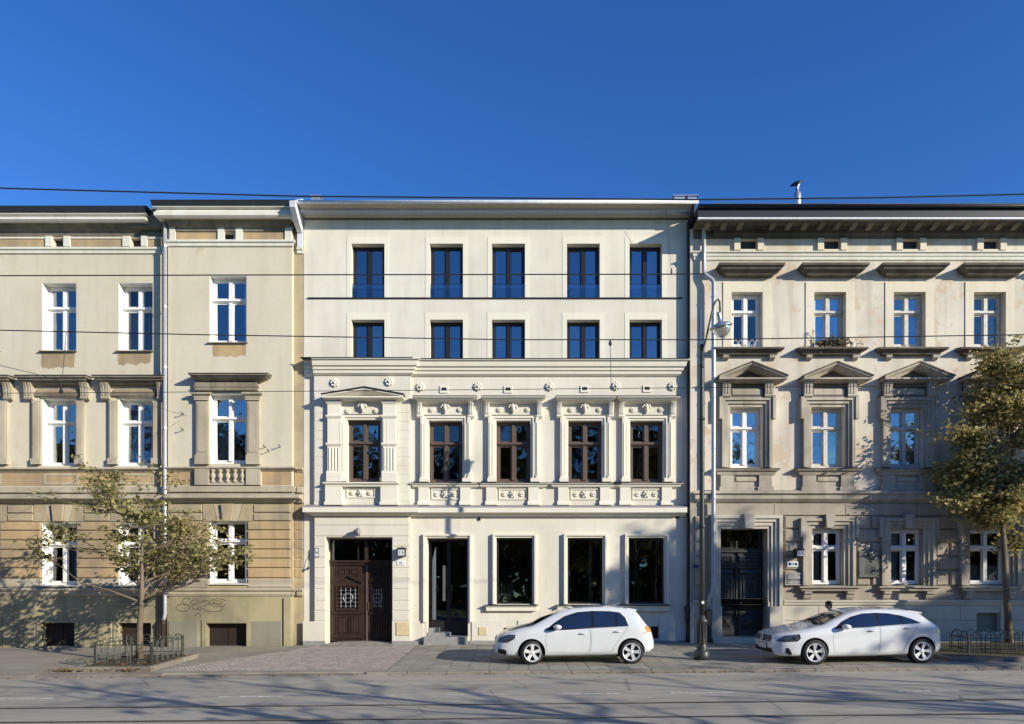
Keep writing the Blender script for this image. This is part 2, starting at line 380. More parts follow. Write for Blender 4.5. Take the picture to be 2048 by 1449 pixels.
def win(par, x0, x1, z0, z1, y, fm, style='cross', pane=None, curtain=None, lab=None, tr=.66, fw=.06, opened=0):
    """a window: frame mesh (part), its panes and curtain (sub-parts)"""
    pane = pane or M['pane']; m = MB()
    if pane is M['pane']: pane = rnd.choice((M['pane'], M['pane2'], M['pane2'], M['pane3']))
    cx = (x0+x1)/2; H = z1-z0
    # outer frame as butted bars
    m.box(x0, x0+fw, y, y+.09, z0, z1); m.box(x1-fw, x1, y, y+.09, z0, z1)
    m.box(x0+fw, x1-fw, y+.002, y+.088, z0, z0+fw); m.box(x0+fw, x1-fw, y+.002, y+.088, z1-fw, z1)
    cells = []
    if style == 'single': cells = [(x0+fw, x1-fw, z0+fw, z1-fw)]
    elif style == 'double':
        mw = .05; m.box(cx-mw, cx+mw, y-.02, y+.085, z0+fw, z1-fw)
        cells = [(x0+fw, cx-mw, z0+fw, z1-fw), (cx+mw, x1-fw, z0+fw, z1-fw)]
    else:
        zt = z0+H*tr; mw = .055
        m.box(cx-mw, cx+mw, y-.045, y+.085, z0+fw, zt-mw); m.box(cx-mw, cx+mw, y-.045, y+.085, zt+mw, z1-fw)
        m.box(x0+fw, x1-fw, y-.03, y+.086, zt-mw, zt+mw); m.box(x0+fw*.5, x1-fw*.5, y-.08, y-.03, zt-.02, zt+mw*.9)
        for a, b in ((x0+fw, cx-mw), (cx+mw, x1-fw)):
            cells += [(a, b, z0+fw, zt-mw), (a, b, zt+mw, z1-fw)]
    sw = .045 if style != 'single' else .02
    for a, b, c, e in cells:      # sash rails
        m.box(a, a+sw, y+.015, y+.06, c, e); m.box(b-sw, b, y+.015, y+.06, c, e)
        m.box(a+sw, b-sw, y+.017, y+.058, c, c+sw); m.box(a+sw, b-sw, y+.017, y+.058, e-sw, e)
    w = build('window', m, fm, par, label=lab)
    for a, b, c, e in cells:
        k = (round(b-a, 2), round(e-c, 2), pane.name)
        g = MB().box(a+sw, b-sw, y+.034, y+.040, c+sw, e-sw)
        g = build('pane', g, pane, w)
        g.rotation_euler = (rnd.gauss(0, .012), 0, rnd.gauss(0, .012))
    if curtain:
        ck, f0, f1, z0f, z1f = curtain
        xa, xb = x0+(x1-x0)*f0, x0+(x1-x0)*f1; za, zb = z0+H*z0f, z0+H*z1f
        n = max(6, int((xb-xa)/.04)); cm = MB(); vs = []
        for i in range(n+1):
            xx = xa+(xb-xa)*i/n; yy = y+.16+.018*math.sin(i*1.7)
            vs += [(xx, yy, za), (xx, yy, zb)]
        cm.add(vs, [(2*i, 2*i+2, 2*i+3, 2*i+1) for i in range(n)])
        vs2 = [(a, b+.004, c) for a, b, c in vs]; cm.add(vs2, [(2*i+1, 2*i+3, 2*i+2, 2*i) for i in range(n)])
        build('curtain', cm, M[ck], w, smooth=True)
    return w
def shell(par, x0, x1, z0, ztop, floors, yw, depth=11, roofz=None, mat=None, rmat=None, eave=None):
    """back and party walls, floor slabs inside, and the roof"""
    m = MB()
    m.box(x0, x0+.3, yw+.5, yw+depth, z0, ztop); m.box(x1-.3, x1, yw+.5, yw+depth, z0, ztop)
    m.box(x0+.3, x1-.3, yw+depth-.3, yw+depth, z0, ztop)
    build('rear_wall', m, mat, par)
    m = MB(); m.box(x0+.3, x1-.3, yw+5.0, yw+5.15, z0, ztop-.02)
    for z in floors: m.box(x0+.3, x1-.3, yw+.5, yw+4.995, z-.15, z+.15)
    n = int((x1-x0)/3.2)
    for i in range(1, n):
        xx = x0+(x1-x0)*i/n
        zz = [z0]+list(floors)+[ztop]
        for a, b in zip(zz[:-1], zz[1:]): m.box(xx-.06, xx+.06, yw+.5, yw+4.99, a+.155, b-.155)
    build('interior', m, M['inner'], par)
    if roofz:
        e = eave if eave is not None else yw
        r = MB().poly_x([(e, ztop), (yw+depth*.55, roofz), (yw+depth+.1, ztop), (yw+depth+.1, ztop-.06), (e, ztop-.06)], x0, x1)
        build('roof', r, rmat or M['sheet'], par)
def text(s, size, mat, name, parent, org, depth=.004, rotz=0):
    cu = bpy.data.curves.new(name, 'FONT'); cu.body = s; cu.size = size; cu.extrude = depth; cu.align_x = 'CENTER'; cu.align_y = 'CENTER'
    t = bpy.data.objects.new(name, cu); C.objects.link(t)
    dg = bpy.context.evaluated_depsgraph_get(); me = bpy.data.meshes.new_from_object(t.evaluated_get(dg))
    bpy.data.objects.remove(t); me.materials.clear(); me.materials.append(mat)
    return place(me, name, parent, org, rot=(math.radians(90), 0, rotz))
def gz(x, y):        # pavement surface
    return -.045+.0085*x+.0245*(max(y, 18.2)-18.2)
def rz(x): return -.125+.0085*x
# ---------------------------------------------------------------- ornaments
def rosette(par, x, z, y, r, mat, name='rosette', petals=8):
    m = MB(); m.lathe([(r*.62, 0), (r*.62, .03), (r*.45, .05)], (x, y, z), 12, 'y')
    for k in range(petals):
        a = 2*math.pi*k/petals; m.ball((x+r*.68*math.cos(a), y-.03, z+r*.68*math.sin(a)), (r*.32, .035, r*.32), 6, 4)
    m.lathe([(r*.34, .045), (r*.34, .075), (r*.15, .10)], (x, y, z), 8, 'y'); m.ball((x, y-.10, z), r*.14, 6, 4)
    return build(name, m, mat, par, smooth=True)
def button(par, x, z, y, r, mat):
    m = MB().lathe([(r, 0), (r, .025), (r*.7, .045), (r*.6, .03), (r*.35, .03), (r*.3, .06), (.004, .07)], (x, y, z), 10, 'y')
    return build('small_rosette', m, mat, par, smooth=True)
def mask_head(par, x, z, y, s, mat):
    """carved head with leafy hair above a pointed chin"""
    m = MB(); m.ball((x, y-.05, z), (s*.34, .09, s*.5), 10, 8)
    m.poly_y([(x-s*.32, z+s*.1), (x+s*.32, z+s*.1), (x+s*.12, z-s*.75), (x-s*.12, z-s*.75)], y-.05, y)
    m.ball((x, y-.135, z-s*.05), (s*.07, .04, s*.14), 6, 4)                     # nose
    for q in (-1, 1):
        m.ball((x+q*s*.14, y-.12, z+s*.1), (s*.07, .02, s*.045), 6, 4)
        m.ball((x+q*s*.38, y-.05, z+s*.35), (s*.22, .06, s*.16), 7, 5)
        m.ball((x+q*s*.55, y-.04, z+s*.12), (s*.16, .045, s*.22), 7, 5)
    m.ball((x, y-.06, z+s*.52), (s*.3, .07, s*.16), 8, 5)
    m.ball((x, y-.10, z-s*.26), (s*.12, .03, s*.04), 6, 4)
    return build('carved_head', m, mat, par, smooth=True)
def console(par, x0, x1, z0, z1, y, o, mat, name='console'):
    """S-scroll bracket: deep at the top, curling in at the foot"""
    h = z1-z0; pts = []
    for i in range(9):
        t = i/8; pts.append((y-o*(.35+.65*(1-t)**.6)*(1-.18*math.sin(t*math.pi*1.4)), z1-h*t*.86))
    pts += [(y-o*.5, z0+h*.06), (y-o*.3, z0), (y, z0+h*.08), (y, z1)]
    m = MB().poly_x(pts, x0, x1)
    w = (x1-x0)
    m.lathe([(h*.10, -.01), (h*.10, w+.01)], (x0, y-o*.42, z0+h*.16), 8, 'x')
    for q in (.25, .62):   # raised fillets
        m.poly_x([(a-.015 if a < y else a, b) for a, b in pts[:8]]+[(y-o*.3, z0+h*.2), (y-o*.6, z1-.02)], x0+w*q, x0+w*(q+.14))
    return build(name, m, mat, par)
def casing(par, x0, x1, z0, z1, y, o, wd, mat, name='window_surround', steps=2, bottom=False, ear=0):
    """architrave round an opening, built as stepped butted bars"""
    m = MB()
    for k in range(steps):
        a = wd*k/steps; b = wd*(k+1)/steps; oo = o*(k+1)/steps
        m.box(x0-b, x0-a, y-oo, y, z0, z1+a); m.box(x1+a, x1+b, y-oo, y, z0, z1+a)
        m.box(x0-b, x1+b, y-oo-.001, y, z1+a, z1+b)
    if ear: m.box(x0-wd-ear, x0-wd, y-o, y, z1-.55, z1+wd); m.box(x1+wd, x1+wd+ear, y-o, y, z1-.55, z1+wd)
    return build(name, m, mat, par)
def hood(par, x0, x1, ztop, zbot, y, o, mat, name='window_hood', lead=True):
    h = ztop-zbot
    m = MB().mould([(0, ztop), (o, ztop-.02), (o, ztop-h*.28), (o*.86, ztop-h*.34), (o*.8, ztop-h*.55), (o*.55, ztop-h*.72), (o*.42, zbot+.02), (0, zbot)], x0+o, x1-o, y)
    g = build(name, m, mat, par)
    if lead:
        f = MB().poly_x([(y, ztop+.035), (y-o-.02, ztop+.002), (y-o-.02, ztop-.018), (y, ztop+.004)], x0-.015, x1+.015)
        build('sheet_flashing', f, M['sheet'], g)
    return g
def strip(par, x0, x1, prof, y, mat, name='string_course', rl=0, rr=0):
    return build(name, MB().mould(prof, x0, x1, y, rl, rr), mat, par)
def sash_lining(par, x0, x1, z0, z1, y, d, mat):
    """painted plaster lining of the reveals"""
    m = MB(); t = .012
    m.box(x0, x0+t, y+.004, y+d, z0, z1); m.box(x1-t, x1, y+.004, y+d, z0, z1); m.box(x0+t, x1-t, y+.004, y+d, z1-t, z1)
    return build('reveal', m, mat, par)
def sheet_sill(par, x0, x1, z, y, o, mat, t=.03):
    m = MB().poly_x([(y+.30, z+.03), (y-o, z), (y-o, z-t), (y+.30, z-.02)], x0, x1)
    return build('window_sill', m, mat, par)
# ================================================================ LEFT TENEMENT
XL0 = -25.0; XLC = PX(608)                      # party line with the cream house
YB = W-.20                                      # face of its projecting bay
left = thing('tenement_house', 'weathered beige and ochre tenement with white cross windows, left of the cream house', 'building', ((XL0+XLC)/2, W, PZ(1292)), None)
ztopL = PZ(452); zb = PZ(1300)
LX = [(PX(a), PX(b)) for a, b in ((-375, -306), (-222, -153), (-69, 0), (84, 153), (237, 306))]
BX = (PX(424), PX(498))
rows = {'top': (PZ(703), PZ(566)), 'mid': (PZ(932), PZ(797)), 'gnd': (PZ(1172), PZ(1046))}
holes = [(a, b, *rows[r]) for a, b in LX for r in rows]+[(a+.02, b-.02, PZ(1293), PZ(1246)) for a, b in LX]
vent = [(PX(a), PX(b), PZ(494), PZ(477)) for a, b in ((-46, -24), (106, 129), (262, 284))]
bh = [(BX[0], BX[1], PZ(690), PZ(557)), (BX[0], BX[1], PZ(930), PZ(791)), (BX[0], PX(497), PZ(1168), PZ(1040)), (PX(419), PX(499), PZ(1293), PZ(1246)), (PX(450), PX(472), PZ(485), PZ(471))]
zsplit = PZ(1180)
XB0, XB1 = PX(333, YB), PX(584, YB)
build('wall', wall(MB(), XL0, XB0+.05, PZ(1008), ztopL, [h for h in holes if h[2] > PZ(1000)]+vent, W, .5), M['beige'], left)
build('wall', wall(MB(), XL0, XB0+.05, zsplit, PZ(1008), [h for h in holes if PZ(1175) < h[2] < PZ(1000)], W, .5), M['ochre_worn'], left, label='ochre ground floor wall')
build('plinth_wall', wall(MB(), XL0, XB0+.05, zb, zsplit, [h for h in holes if h[2] < PZ(1200)], W-.06, .56), M['plinth'], left)
build('wall', wall(MB(), XB0+.051, XB1, PZ(1008), ztopL, [bh[0], bh[1], bh[4]], YB, .5), M['beige'], left, label='beige wall of the projecting bay')
build('wall', wall(MB(), XB0+.051, XB1, zsplit, PZ(1008), [bh[2]], YB, .5), M['ochre_worn'], left)
build('plinth_wall', wall(MB(), XB0+.051, XB1, zb, zsplit, [bh[3]], YB-.06, .56), M['plinth'], left)
build('wall', wall(MB(), XB1+.001, XLC-.01, zb, ztopL, [], W+.001, .5), M['ochre_worn'], left, label='narrow ochre strip beside the cream house')
shell(left, XL0, XLC-.01, zb, ztopL+.25, [PZ(745), PZ(985), PZ(1185)], W+.0, roofz=17.4, mat=M['beige'], eave=W+.3)
# windows
curt = [None, ('curtain', .05, .45, .02, .6), ('curtaind', .1, .9, .03, .95), ('curtain', .03, .97, .03, .62), None, ('curtain', .55, .95, .03, .97)]
k = 0
for (a, b) in LX:
    for r in ('top', 'mid', 'gnd'):
        z0, z1 = rows[r]; d = .34
        win(left, a+.012, b-.012, z0+.03, z1-.012, W+d, M['whitewood'], curtain=curt[k % 6] if r != 'top' else curt[(k+3) % 6], pane=M['pane'], fw=.085)
        sash_lining(left, a, b, z0, z1, W, d, M['reveal']); k += 1
for r, (a, b, z0, z1) in enumerate(bh[:3]):
    win(left, a+.012, b-.012, z0+.03, z1-.012, YB+.26, M['whitewood'], curtain=(None, ('curtain', .05, .4, .02, .95), None)[r], fw=.085)
    sash_lining(left, a, b, z0, z1, YB, .26, M['reveal'])
for (a, b) in LX:
    sheet_sill(left, a-.06, b+.03, rows['top'][0], W, .10, M['trimdark']); 
    sheet_sill(left, a-.05, b+.05, rows['gnd'][0], W, .07, M['whitetrim'])
sheet_sill(left, BX[0]-.06, BX[1]+.03, bh[0][2], YB, .08, M['trimdark']); sheet_sill(left, BX[0]-.05, BX[1]+.05, bh[2][2], YB, .07, M['whitetrim'])
# patches of bare ochre plaster under the top windows
def patch(par, x0, x1, z0, z1, y, mat, seed):
    r = random.Random(seed); pts = [(x0, z1), (x0+r.uniform(-.03, .05), z0+.1)]
    n = 24
    zz = 0
    for i in range(n):
        zz = zz*.7+r.uniform(-.035, .035); pts.append((x0+(x1-x0)*(i+.5)/n, z0+zz))
    pts += [(x1+r.uniform(-.03, .04), z0+.12), (x1, z1)]
    build('plaster_patch', MB().poly_y(pts, y-.003, y+.001), mat, par)
for i, (a, b) in enumerate(LX): patch(left, a-.02, b-.05, PZ(728+(i % 2)*8), rows['top'][0]-.08, W, M['ochre'], i)
patch(left, BX[0]+.1, BX[1]-.02, PZ(716), bh[0][2]-.06, YB, M['ochre'], 9)
# mid floor surrounds with hoods and consoles
for (a, b) in LX:
    cx = (a+b)/2
    for q in (-1, 1):
        xx = cx+q*(b-a)/2
        x0, x1 = (xx-.29, xx-.01) if q < 0 else (xx+.01, xx+.29)
        pil = build('pilaster', MB().box(x0, x1, W-.09, W, PZ(930), PZ(803)).box(x0+.05, x1-.05, W-.12, W-.09, PZ(918), PZ(806)).box(x0-.02, x1+.02, W-.13, W, PZ(930), PZ(918)), M['trim'], left)
        c0, c1 = (xx-.50, xx-.24) if q < 0 else (xx+.22, xx+.48)
        console(left, c0, c1, PZ(803), PZ(769), W, .26, M['trim'])
    build('frieze_panel', MB().box(a-.14, b+.14, W-.05, W, PZ(787), PZ(781)+.02), M['ochre'], left)
    build('architrave', MB().box(a-.26, b+.26, W-.075, W, PZ(793.5), PZ(787.2)).box(a-.01, b+.01, W-.05, W, PZ(796.8), PZ(793.6)), M['trimdark'], left)
    hood(left, cx-1.24, cx+1.10, PZ(757), PZ(773), W, .40, M['trimdark'])
    # framed panel below the sill
    m = MB(); p0, p1, q0, q1 = a+.06, b+.06, PZ(970), PZ(948); t = .07
    m.box(p0, p1, W-.03, W, q0, q0+t); m.box(p0, p1, W-.03, W, q1-t, q1); m.box(p0, p0+t, W-.029, W, q0+t, q1-t); m.box(p1-t, p1, W-.029, W, q0+t, q1-t)
    build('apron_frame', m, M['trim'], left)
# ochre apron zone
for x0, x1, y in ((XL0, XB0-.02, W), (XB0+.06, PX(396, YB), YB), (PX(526, YB), XB1-.02, YB), (XB1+.03, XLC-.02, W)):
    build('apron', MB().box(x0, x1, y-.012, y, PZ(972), PZ(946)), M['ochre'], left)
# string courses across, stepping round the bay
for x0, x1, y, rr in ((XL0, XB0+.049, W, 0), (XB0+.05, XB1, YB, 1), (XB1+.13, XLC-.02, W, 0)):
    rl = 0
    strip(left, x0, x1, [(0, PZ(936)), (.15, PZ(937)), (.15, PZ(940)), (.07, PZ(942)), (.03, PZ(945)), (0, PZ(945))], y, M['trim'], 'sill_course', rl, rr)
    strip(left, x0, x1, [(0, PZ(974)), (.11, PZ(975)), (.11, PZ(986)), (0, PZ(986.5))], y, M['trim'], 'string_course', rl, rr)
    strip(left, x0, x1, [(0, PZ(988)), (.30, PZ(993.5)), (.30, PZ(999.5)), (.15, PZ(1002)), (.10, PZ(1006)), (0, PZ(1007))], y, M['trim'], 'cornice', rl, rr)
    strip(left, x0, x1, [(0, PZ(1176)), (.16, PZ(1179)), (.16, PZ(1181)), (.09, PZ(1184)), (.10, PZ(1188)), (.07, PZ(1192)), (0, PZ(1193))], y-.02, M['trim'], 'plinth_course', rl, rr)
# bay: temple surround of the mid window
hood(left, PX(380, YB-.3), PX(537, YB-.3), PZ(757), PZ(769), YB, .42, M['trimdark'])
build('frieze', MB().box(PX(398), PX(521), YB-.14, YB, PZ(786), PZ(769.5)).box(PX(396), PX(523), YB-.16, YB-.0, PZ(780), PZ(778)), M['trimdark'], left)
for a, b in ((400, 423), (501, 524)):
    x0, x1 = PX(a), PX(b)
    m = MB().box(x0, x1, YB-.12, YB, PZ(914), PZ(806)).box(x0-.03, x1+.03, YB-.16, YB, PZ(932), PZ(914)).box(x0+.05, x1-.05, YB-.14, YB-.12, PZ(908), PZ(812))
    pil = build('pilaster', m, M['trim'], left)
    build('capital', MB().mould([(0, PZ(790)), (.14, PZ(791)), (.14, PZ(795)), (.06, PZ(798)), (.04, PZ(804)), (.05, PZ(806)), (0, PZ(806))], x0, x1, YB-.12).box(x0, x1, YB-.12, YB, PZ(806), PZ(790)), M['trim'], pil)
    build('pedestal', MB().box(x0-.03, x1+.04, YB-.15, YB, PZ(973), PZ(941)), M['trim'], left)
ap = build('balustrade', MB().box(BX[0]-.02, BX[1]+.02, YB-.10, YB+.0, PZ(973), PZ(967)).box(BX[0]-.02, BX[1]+.02, YB-.10, YB, PZ(942), PZ(938)), M['trim'], left)
for i in range(5):
    cx = BX[0]+.13+(BX[1]-BX[0]-.26)*i/4; z0 = PZ(967); h = PZ(942)-z0
    build('baluster', MB().lathe([(.085, 0), (.085, .04), (.045, .07), (.055, .11), (.095, .19), (.075, .26), (.045, h*.78), (.075, h*.86), (.085, h-.03), (.085, h)], (cx, YB-.055, z0), 10), M['trim'], ap, smooth=True)
# rusticated ground floor: every course is a block of its own
def courses(par, segs, zlist, y, mat, o=.055, gap=.042):
    for x0, x1 in segs:
        for z1, z0 in zip(zlist[:-1], zlist[1:]):
            block('rusticated_block', par, x0+gap*.3, x1-gap*.3, y-o, y, z0+gap/2, z1-gap/2, mat, .018)
zl = [PZ(p) for p in (1028, 1044, 1062, 1081, 1100, 1118, 1137, 1157)]
segs = []
xs = [XL0]+[v for ab in LX for v in (ab[0]-.02, ab[1]+.02)]+[XB0-.02]
for i in range(0, len(xs), 2):
    if xs[i+1]-xs[i] > .3: segs.append((xs[i], xs[i+1]))
courses(left, segs, zl[1:], W, M['ochre'])
courses(left, [(XB0+.06, BX[0]-.03), (PX(500), XB1-.03)], zl[1:], YB, M['ochre'])
zt = [PZ(1010), PZ(1027.5), zl[1]]
tsegs = []
cxs = [(a+b)/2 for a, b in LX]
prev = XL0
for c in cxs: tsegs.append((prev, c-.84)); prev = c+.84
tsegs.append((prev, XB0-.02))
courses(left, [t for t in tsegs if t[1]-t[0] > .2], zt, W, M['ochre_worn'])
cb = (BX[0]+BX[1])/2
courses(left, [(XB0+.06, cb-.84), (cb+.84, XB1-.03)], zt, YB, M['ochre_worn'])
courses(left, [(XB1+.02, XLC-.03)], [PZ(1010)]+zl[1:], W, M['ochre'], .02)
for x0, x1 in segs: block('pier_foot', left, x0, x1, W-.03, W, PZ(1175), PZ(1158), M['whitetrim'] if False else M['trim'])
for x0, x1 in ((XB0+.06, BX[0]-.03), (PX(500), XB1-.03)): block('pier_foot', left, x0, x1, YB-.03, YB, PZ(1175), PZ(1158), M['trim'])
for c, y in [(c, W) for c in cxs]+[(cb, YB)]:                # splayed lintel stones
    zt0, zt1 = PZ(1043.5), PZ(1010)
    for u0, u1, o, mt in ((-.82, -.49, .035, 'ochre_worn'), (-.47, -.22, .035, 'trim'), (-.20, .20, .12, 'ochre_worn'), (.22, .47, .035, 'trim'), (.49, .82, .035, 'ochre_worn')):
        k = .72 if abs(u0+u1) > .01 else .70
        pts = [(c+u0, zt1), (c+u1, zt1), (c+u1*k if abs(u1) < .8 else c+u1, zt0), (c+u0*k if abs(u0) < .8 else c+u0, zt0)]
        build('lintel_stone', MB().poly_y(pts, y-o, y+.002), M[mt], left)
# basement
for (a, b), y in [((a+.02, b-.02), W-.06) for a, b in LX]+[((PX(419), PX(499)), YB-.06)]:
    z0, z1 = PZ(1293), PZ(1246)
    build('basement_window', MB().box(a, b, y+.26, y+.32, z0, z1).box((a+b)/2-.02, (a+b)/2+.02, y+.235, y+.26, z0+.05, z1-.05).box(a+.03, b-.03, y+.24, y+.26, z0+.16, z0+.19), M['basewood'], left)
    m = MB().box(a-.14, a, y-.03, y, z0, z1+.12).box(b, b+.14, y-.03, y, z0, z1+.12).box(a, b, y-.029, y, z1, z1+.12)
    build('basement_surround', m, M['plinth'], left)
for a, b, y in ((344, 403, YB), (506, 568, YB), (8, 60, W), (162, 226, W)):
    build('plinth_panel', MB().bbox(PX(a), PX(b), y-.085, y-.055, PZ(1296), PZ(1242)), M['greypanel' if a > 300 else 'plinth'], left)
build('corner_strip', MB().box(XB1-.24, XB1-.02, YB-.11, YB-.055, PZ(1296), PZ(1196)), M['plinth'], left)
# attic band and crowning cornice
for x0, x1, y, rr, rl in ((XL0, XB0+.049, W, 0, 0), (XB0+.05, XB1, YB, 1, 0), (XB1+.12, XLC-.02, W, 0, 0)):
    dz = (PZ(489)-PZ(498)) if y == YB else 0
    strip(left, x0, x1, [(0, PZ(495)+dz), (.11, PZ(497)+dz), (.11, PZ(501)+dz), (.06, PZ(503)+dz), (.05, PZ(508)+dz), (0, PZ(509)+dz)], y, M['whitetrim'], 'sill_course', rl, rr)
AB = [(-60, -46), (-24, -12), (93, 106), (129, 142), (247, 262), (284, 296)]
for a, b in AB: build('attic_block', MB().box(PX(a), PX(b), W-.07, W, PZ(494.5), PZ(474)), M['whitetrim'], left)
for a, b in ((341, 352), (437, 450), (473, 486), (571, 584)): build('attic_block', MB().box(PX(a, YB), PX(b, YB), YB-.07, YB, PZ(487), PZ(462)), M['whitetrim'], left)
for a, b in ((-400, -60), (-12, 93), (142, 247), (296, 325)):
    build('attic_panel', MB().box(PX(a)+.02, PX(b)-.02, W-.02, W, PZ(494), PZ(479)), M['ochre'], left)
    build('attic_strip', MB().box(PX(a)+.02, PX(b)-.02, W-.05, W, PZ(478.8), PZ(475.5)), M['whitetrim'], left)
for a, b in ((352, 437), (486, 571)): build('attic_panel', MB().box(PX(a, YB)+.02, PX(b, YB)-.02, YB-.02, YB, PZ(487), PZ(472)), M['ochre'], left)
for a, b, c, d in vent+[bh[4]]: build('vent_grille', MB().box(a, b, (YB if a > XB0 else W)+.18, (YB if a > XB0 else W)+.2, c, d), M['iron'], left)
for x0, x1, y, rl, rr, zt_, nm in ((XL0, PX(270, W-.6)-.2, W, 0, 1, 412, 0), (PX(290, YB-.68)+.66, XLC-.18-.4, YB, 1, 1, 400, 1)):
    o = .50 if nm == 0 else .50; ye = y-o
    T = PZ(zt_+(14 if nm == 0 else 12), ye); B = PZ(441 if nm == 0 else 433, ye)
    prof = [(0, T+.05), (o+.02, T), (o, T-.04), (o-.10, T-.06), (o-.07, (T+B)/2+.02), (o-.02, (T+B)/2), (o-.02, B+.05), (o-.08, B), (.28, B+.02), (0, B+.02)]
    low = [(0, B+.018), (.27, B+.018), (.20, B-.05), (.16, B-.12), (.07, B-.16), (.05, B-.26), (0, B-.27)]
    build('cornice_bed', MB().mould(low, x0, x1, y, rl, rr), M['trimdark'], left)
    # split in mouldings: white fascia, and a bed coloured dark for the soffit's shade
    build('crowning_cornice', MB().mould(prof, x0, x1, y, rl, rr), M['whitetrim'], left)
    gt = PZ(zt_, ye-.05)
    g = MB().mould([(0, gt+.25), (o+.06, gt), (o+.05, gt-.03), (o+.02, T-.01), (0, T)], x0, x1, y, rl, rr)
    build('eaves_sheet', g, M['sheet'], left)
build('cornice_link', MB().box(PX(262), XB0+.2, W-.25, W, PZ(462), PZ(425)), M['trimdark'], left)
for x0, x1, y, p0, p1 in ((XL0, XB0-.02, W, 474, 438), (XB0+.06, XB1-.03, YB, 458, 432), (XB1+.02, XLC-.03, W, 466, 436)):
    build('frieze', MB().box(x0, x1, y-.03, y, PZ(p0), PZ(p1)), M['trimdark'], left)  # dark strip that paints in the shade below the cornice
build('cornice_end', MB().poly_x([(W+.0, PZ(398)), (W-1.0, PZ(402, W-1.0)), (W-.96, PZ(414, W-.96)), (W-.5, PZ(447, W-.5)), (W-.12, PZ(470)), (W-.12, PZ(498)), (W, PZ(498))], XLC-.19, XLC-.02), M['zincw'], left)
# downpipe beside the bay
px_ = PX(334, W-.12)
dp = build('downpipe', MB().tube([(px_, W-.26, PZ(452)), (px_, W-.26, PZ(1226)), (px_-.02, W-.26, PZ(1234)), (px_-.06, W-.27, PZ(1242))], .065, 8), M['pipegrey'], left, smooth=True)
for p in (500, 620, 740, 860, 985, 1100, 1205): build('pipe_collar', MB().lathe([(.078, -.025), (.078, .025)], (px_, W-.26, PZ(p)), 10), M['zinc'], dp)
build('pipe_foot', MB().tube([(px_-.06, W-.27, PZ(1240)), (px_-.06, W-.27, PZ(1296))], .085, 8).lathe([(.11, -.04), (.11, .04)], (px_-.06, W-.27, PZ(1245)), 10), M['wood'], dp, smooth=False)
# anchors, hooks
for x, p in ((373, 832), (373, 863), (535, 897), (543, 905), (565, 896)):
    build('wall_hook', MB().tube([(PX(x), YB+.01, PZ(p)), (PX(x), YB-.18, PZ(p)), (PX(x), YB-.2, PZ(p)+.04)], .015, 5), M['iron'], left)
# graffiti
gm = MB()
def loop(cx, cy, rx, ry, a0=0, a1=360, n=18):
    return [(PX(cx+rx*math.cos(math.radians(a0+(a1-a0)*i/n)), YB), YB-.062, PZ(cy+ry*math.sin(math.radians(a0+(a1-a0)*i/n)), YB)) for i in range(n+1)]
for L in (loop(368, 1216, 14, 7), loop(395, 1213, 9, 6, 60, 300), loop(401, 1217, 4, 3), loop(428, 1216, 20, 8, -160, 175), loop(375, 1203, 8, 6, 100, 330), loop(392, 1205, 9, 5, 60, 290),
          loop(405, 1201, 8, 4, 20, 200), loop(412, 1205, 8, 4, 180, 380), loop(438, 1206, 17, 8, 20, 330), loop(437, 1205, 9, 3), loop(398, 1232, 5, 5, 180, 420)):
    gm.tube(L, .009, 4)
build('graffiti', gm, M['graf'], left)
# ================================================================ CREAM HOUSE (centre)
XC0, XC1 = XLC, PX(1376)
YR = W-.12                                          # its slightly projecting gate bay (lower two floors)
XR0, XR1 = PX(630), PX(822)
cen = thing('tenement_house', 'freshly painted cream tenement of four storeys with brown arched-hood windows and a brown wooden gate', 'building', ((XC0+XC1)/2, W, PZ(1287)))
cen['label'] = 'freshly painted cream tenement with a brown wooden gate, between two weathered neighbours'
zbC = PZ(1300); ztC = PZ(440)
tops = [(703, 769), (860, 926), (984, 1050), (1134, 1199.5), (1259, 1324)]
H3 = [(PX(a), PX(b), PZ(597), PZ(488)) for a, b in tops]
H2 = [(PX(a), PX(b), PZ(722), PZ(640)) for a, b in tops]
first = [(858, 925), (993, 1061), (1136.5, 1204), (1260, 1327)]
H1 = [(PX(a), PX(b), PZ(965), PZ(842)) for a, b in first]
H1b = (PX(697), PX(763), PZ(966), PZ(841))
gate = (PX(653), PX(785.5), PZ(1300)-.1, PZ(1075)); shop = (PX(854), PX(936), PZ(1300)-.1, PZ(1076))
G = [(PX(993), PX(1065), PZ(1208.5), PZ(1076)), (PX(1135), PX(1206), PZ(1208.5), PZ(1076)), (PX(1257), PX(1329), PZ(1208.5), PZ(1076))]
bas = [(PX(1007), PX(1036), PZ(1272), PZ(1256)), (PX(1301), PX(1318), PZ(1278), PZ(1253))]
zc = PZ(740)
build('wall', wall(MB(), XC0, XC1, zc, ztC, H3+H2, W, .5), M['cream'], cen, label='plain cream wall of the two upper floors')
build('wall', wall(MB(), XR1, XC1, zbC, zc-.001, H1+G+[shop]+bas, W, .5), M['cream'], cen, label='cream wall of the lower floors')
build('wall', wall(MB(), XR0, XR1-.001, zbC, zc-.001, [H1b, gate], YR, .6), M['cream'], cen, label='cream wall of the gate bay')
build('wall', wall(MB(), XC0, XR0-.001, zbC, zc-.001, [], W+.002, .5), M['cream'], cen, label='narrow cream strip at the left corner')
shell(cen, XC0, XC1, zbC, ztC+.1, [PZ(610), PZ(738), PZ(1020)], W, roofz=17.2, mat=M['cream'], rmat=M['zinc'], eave=W-.5)
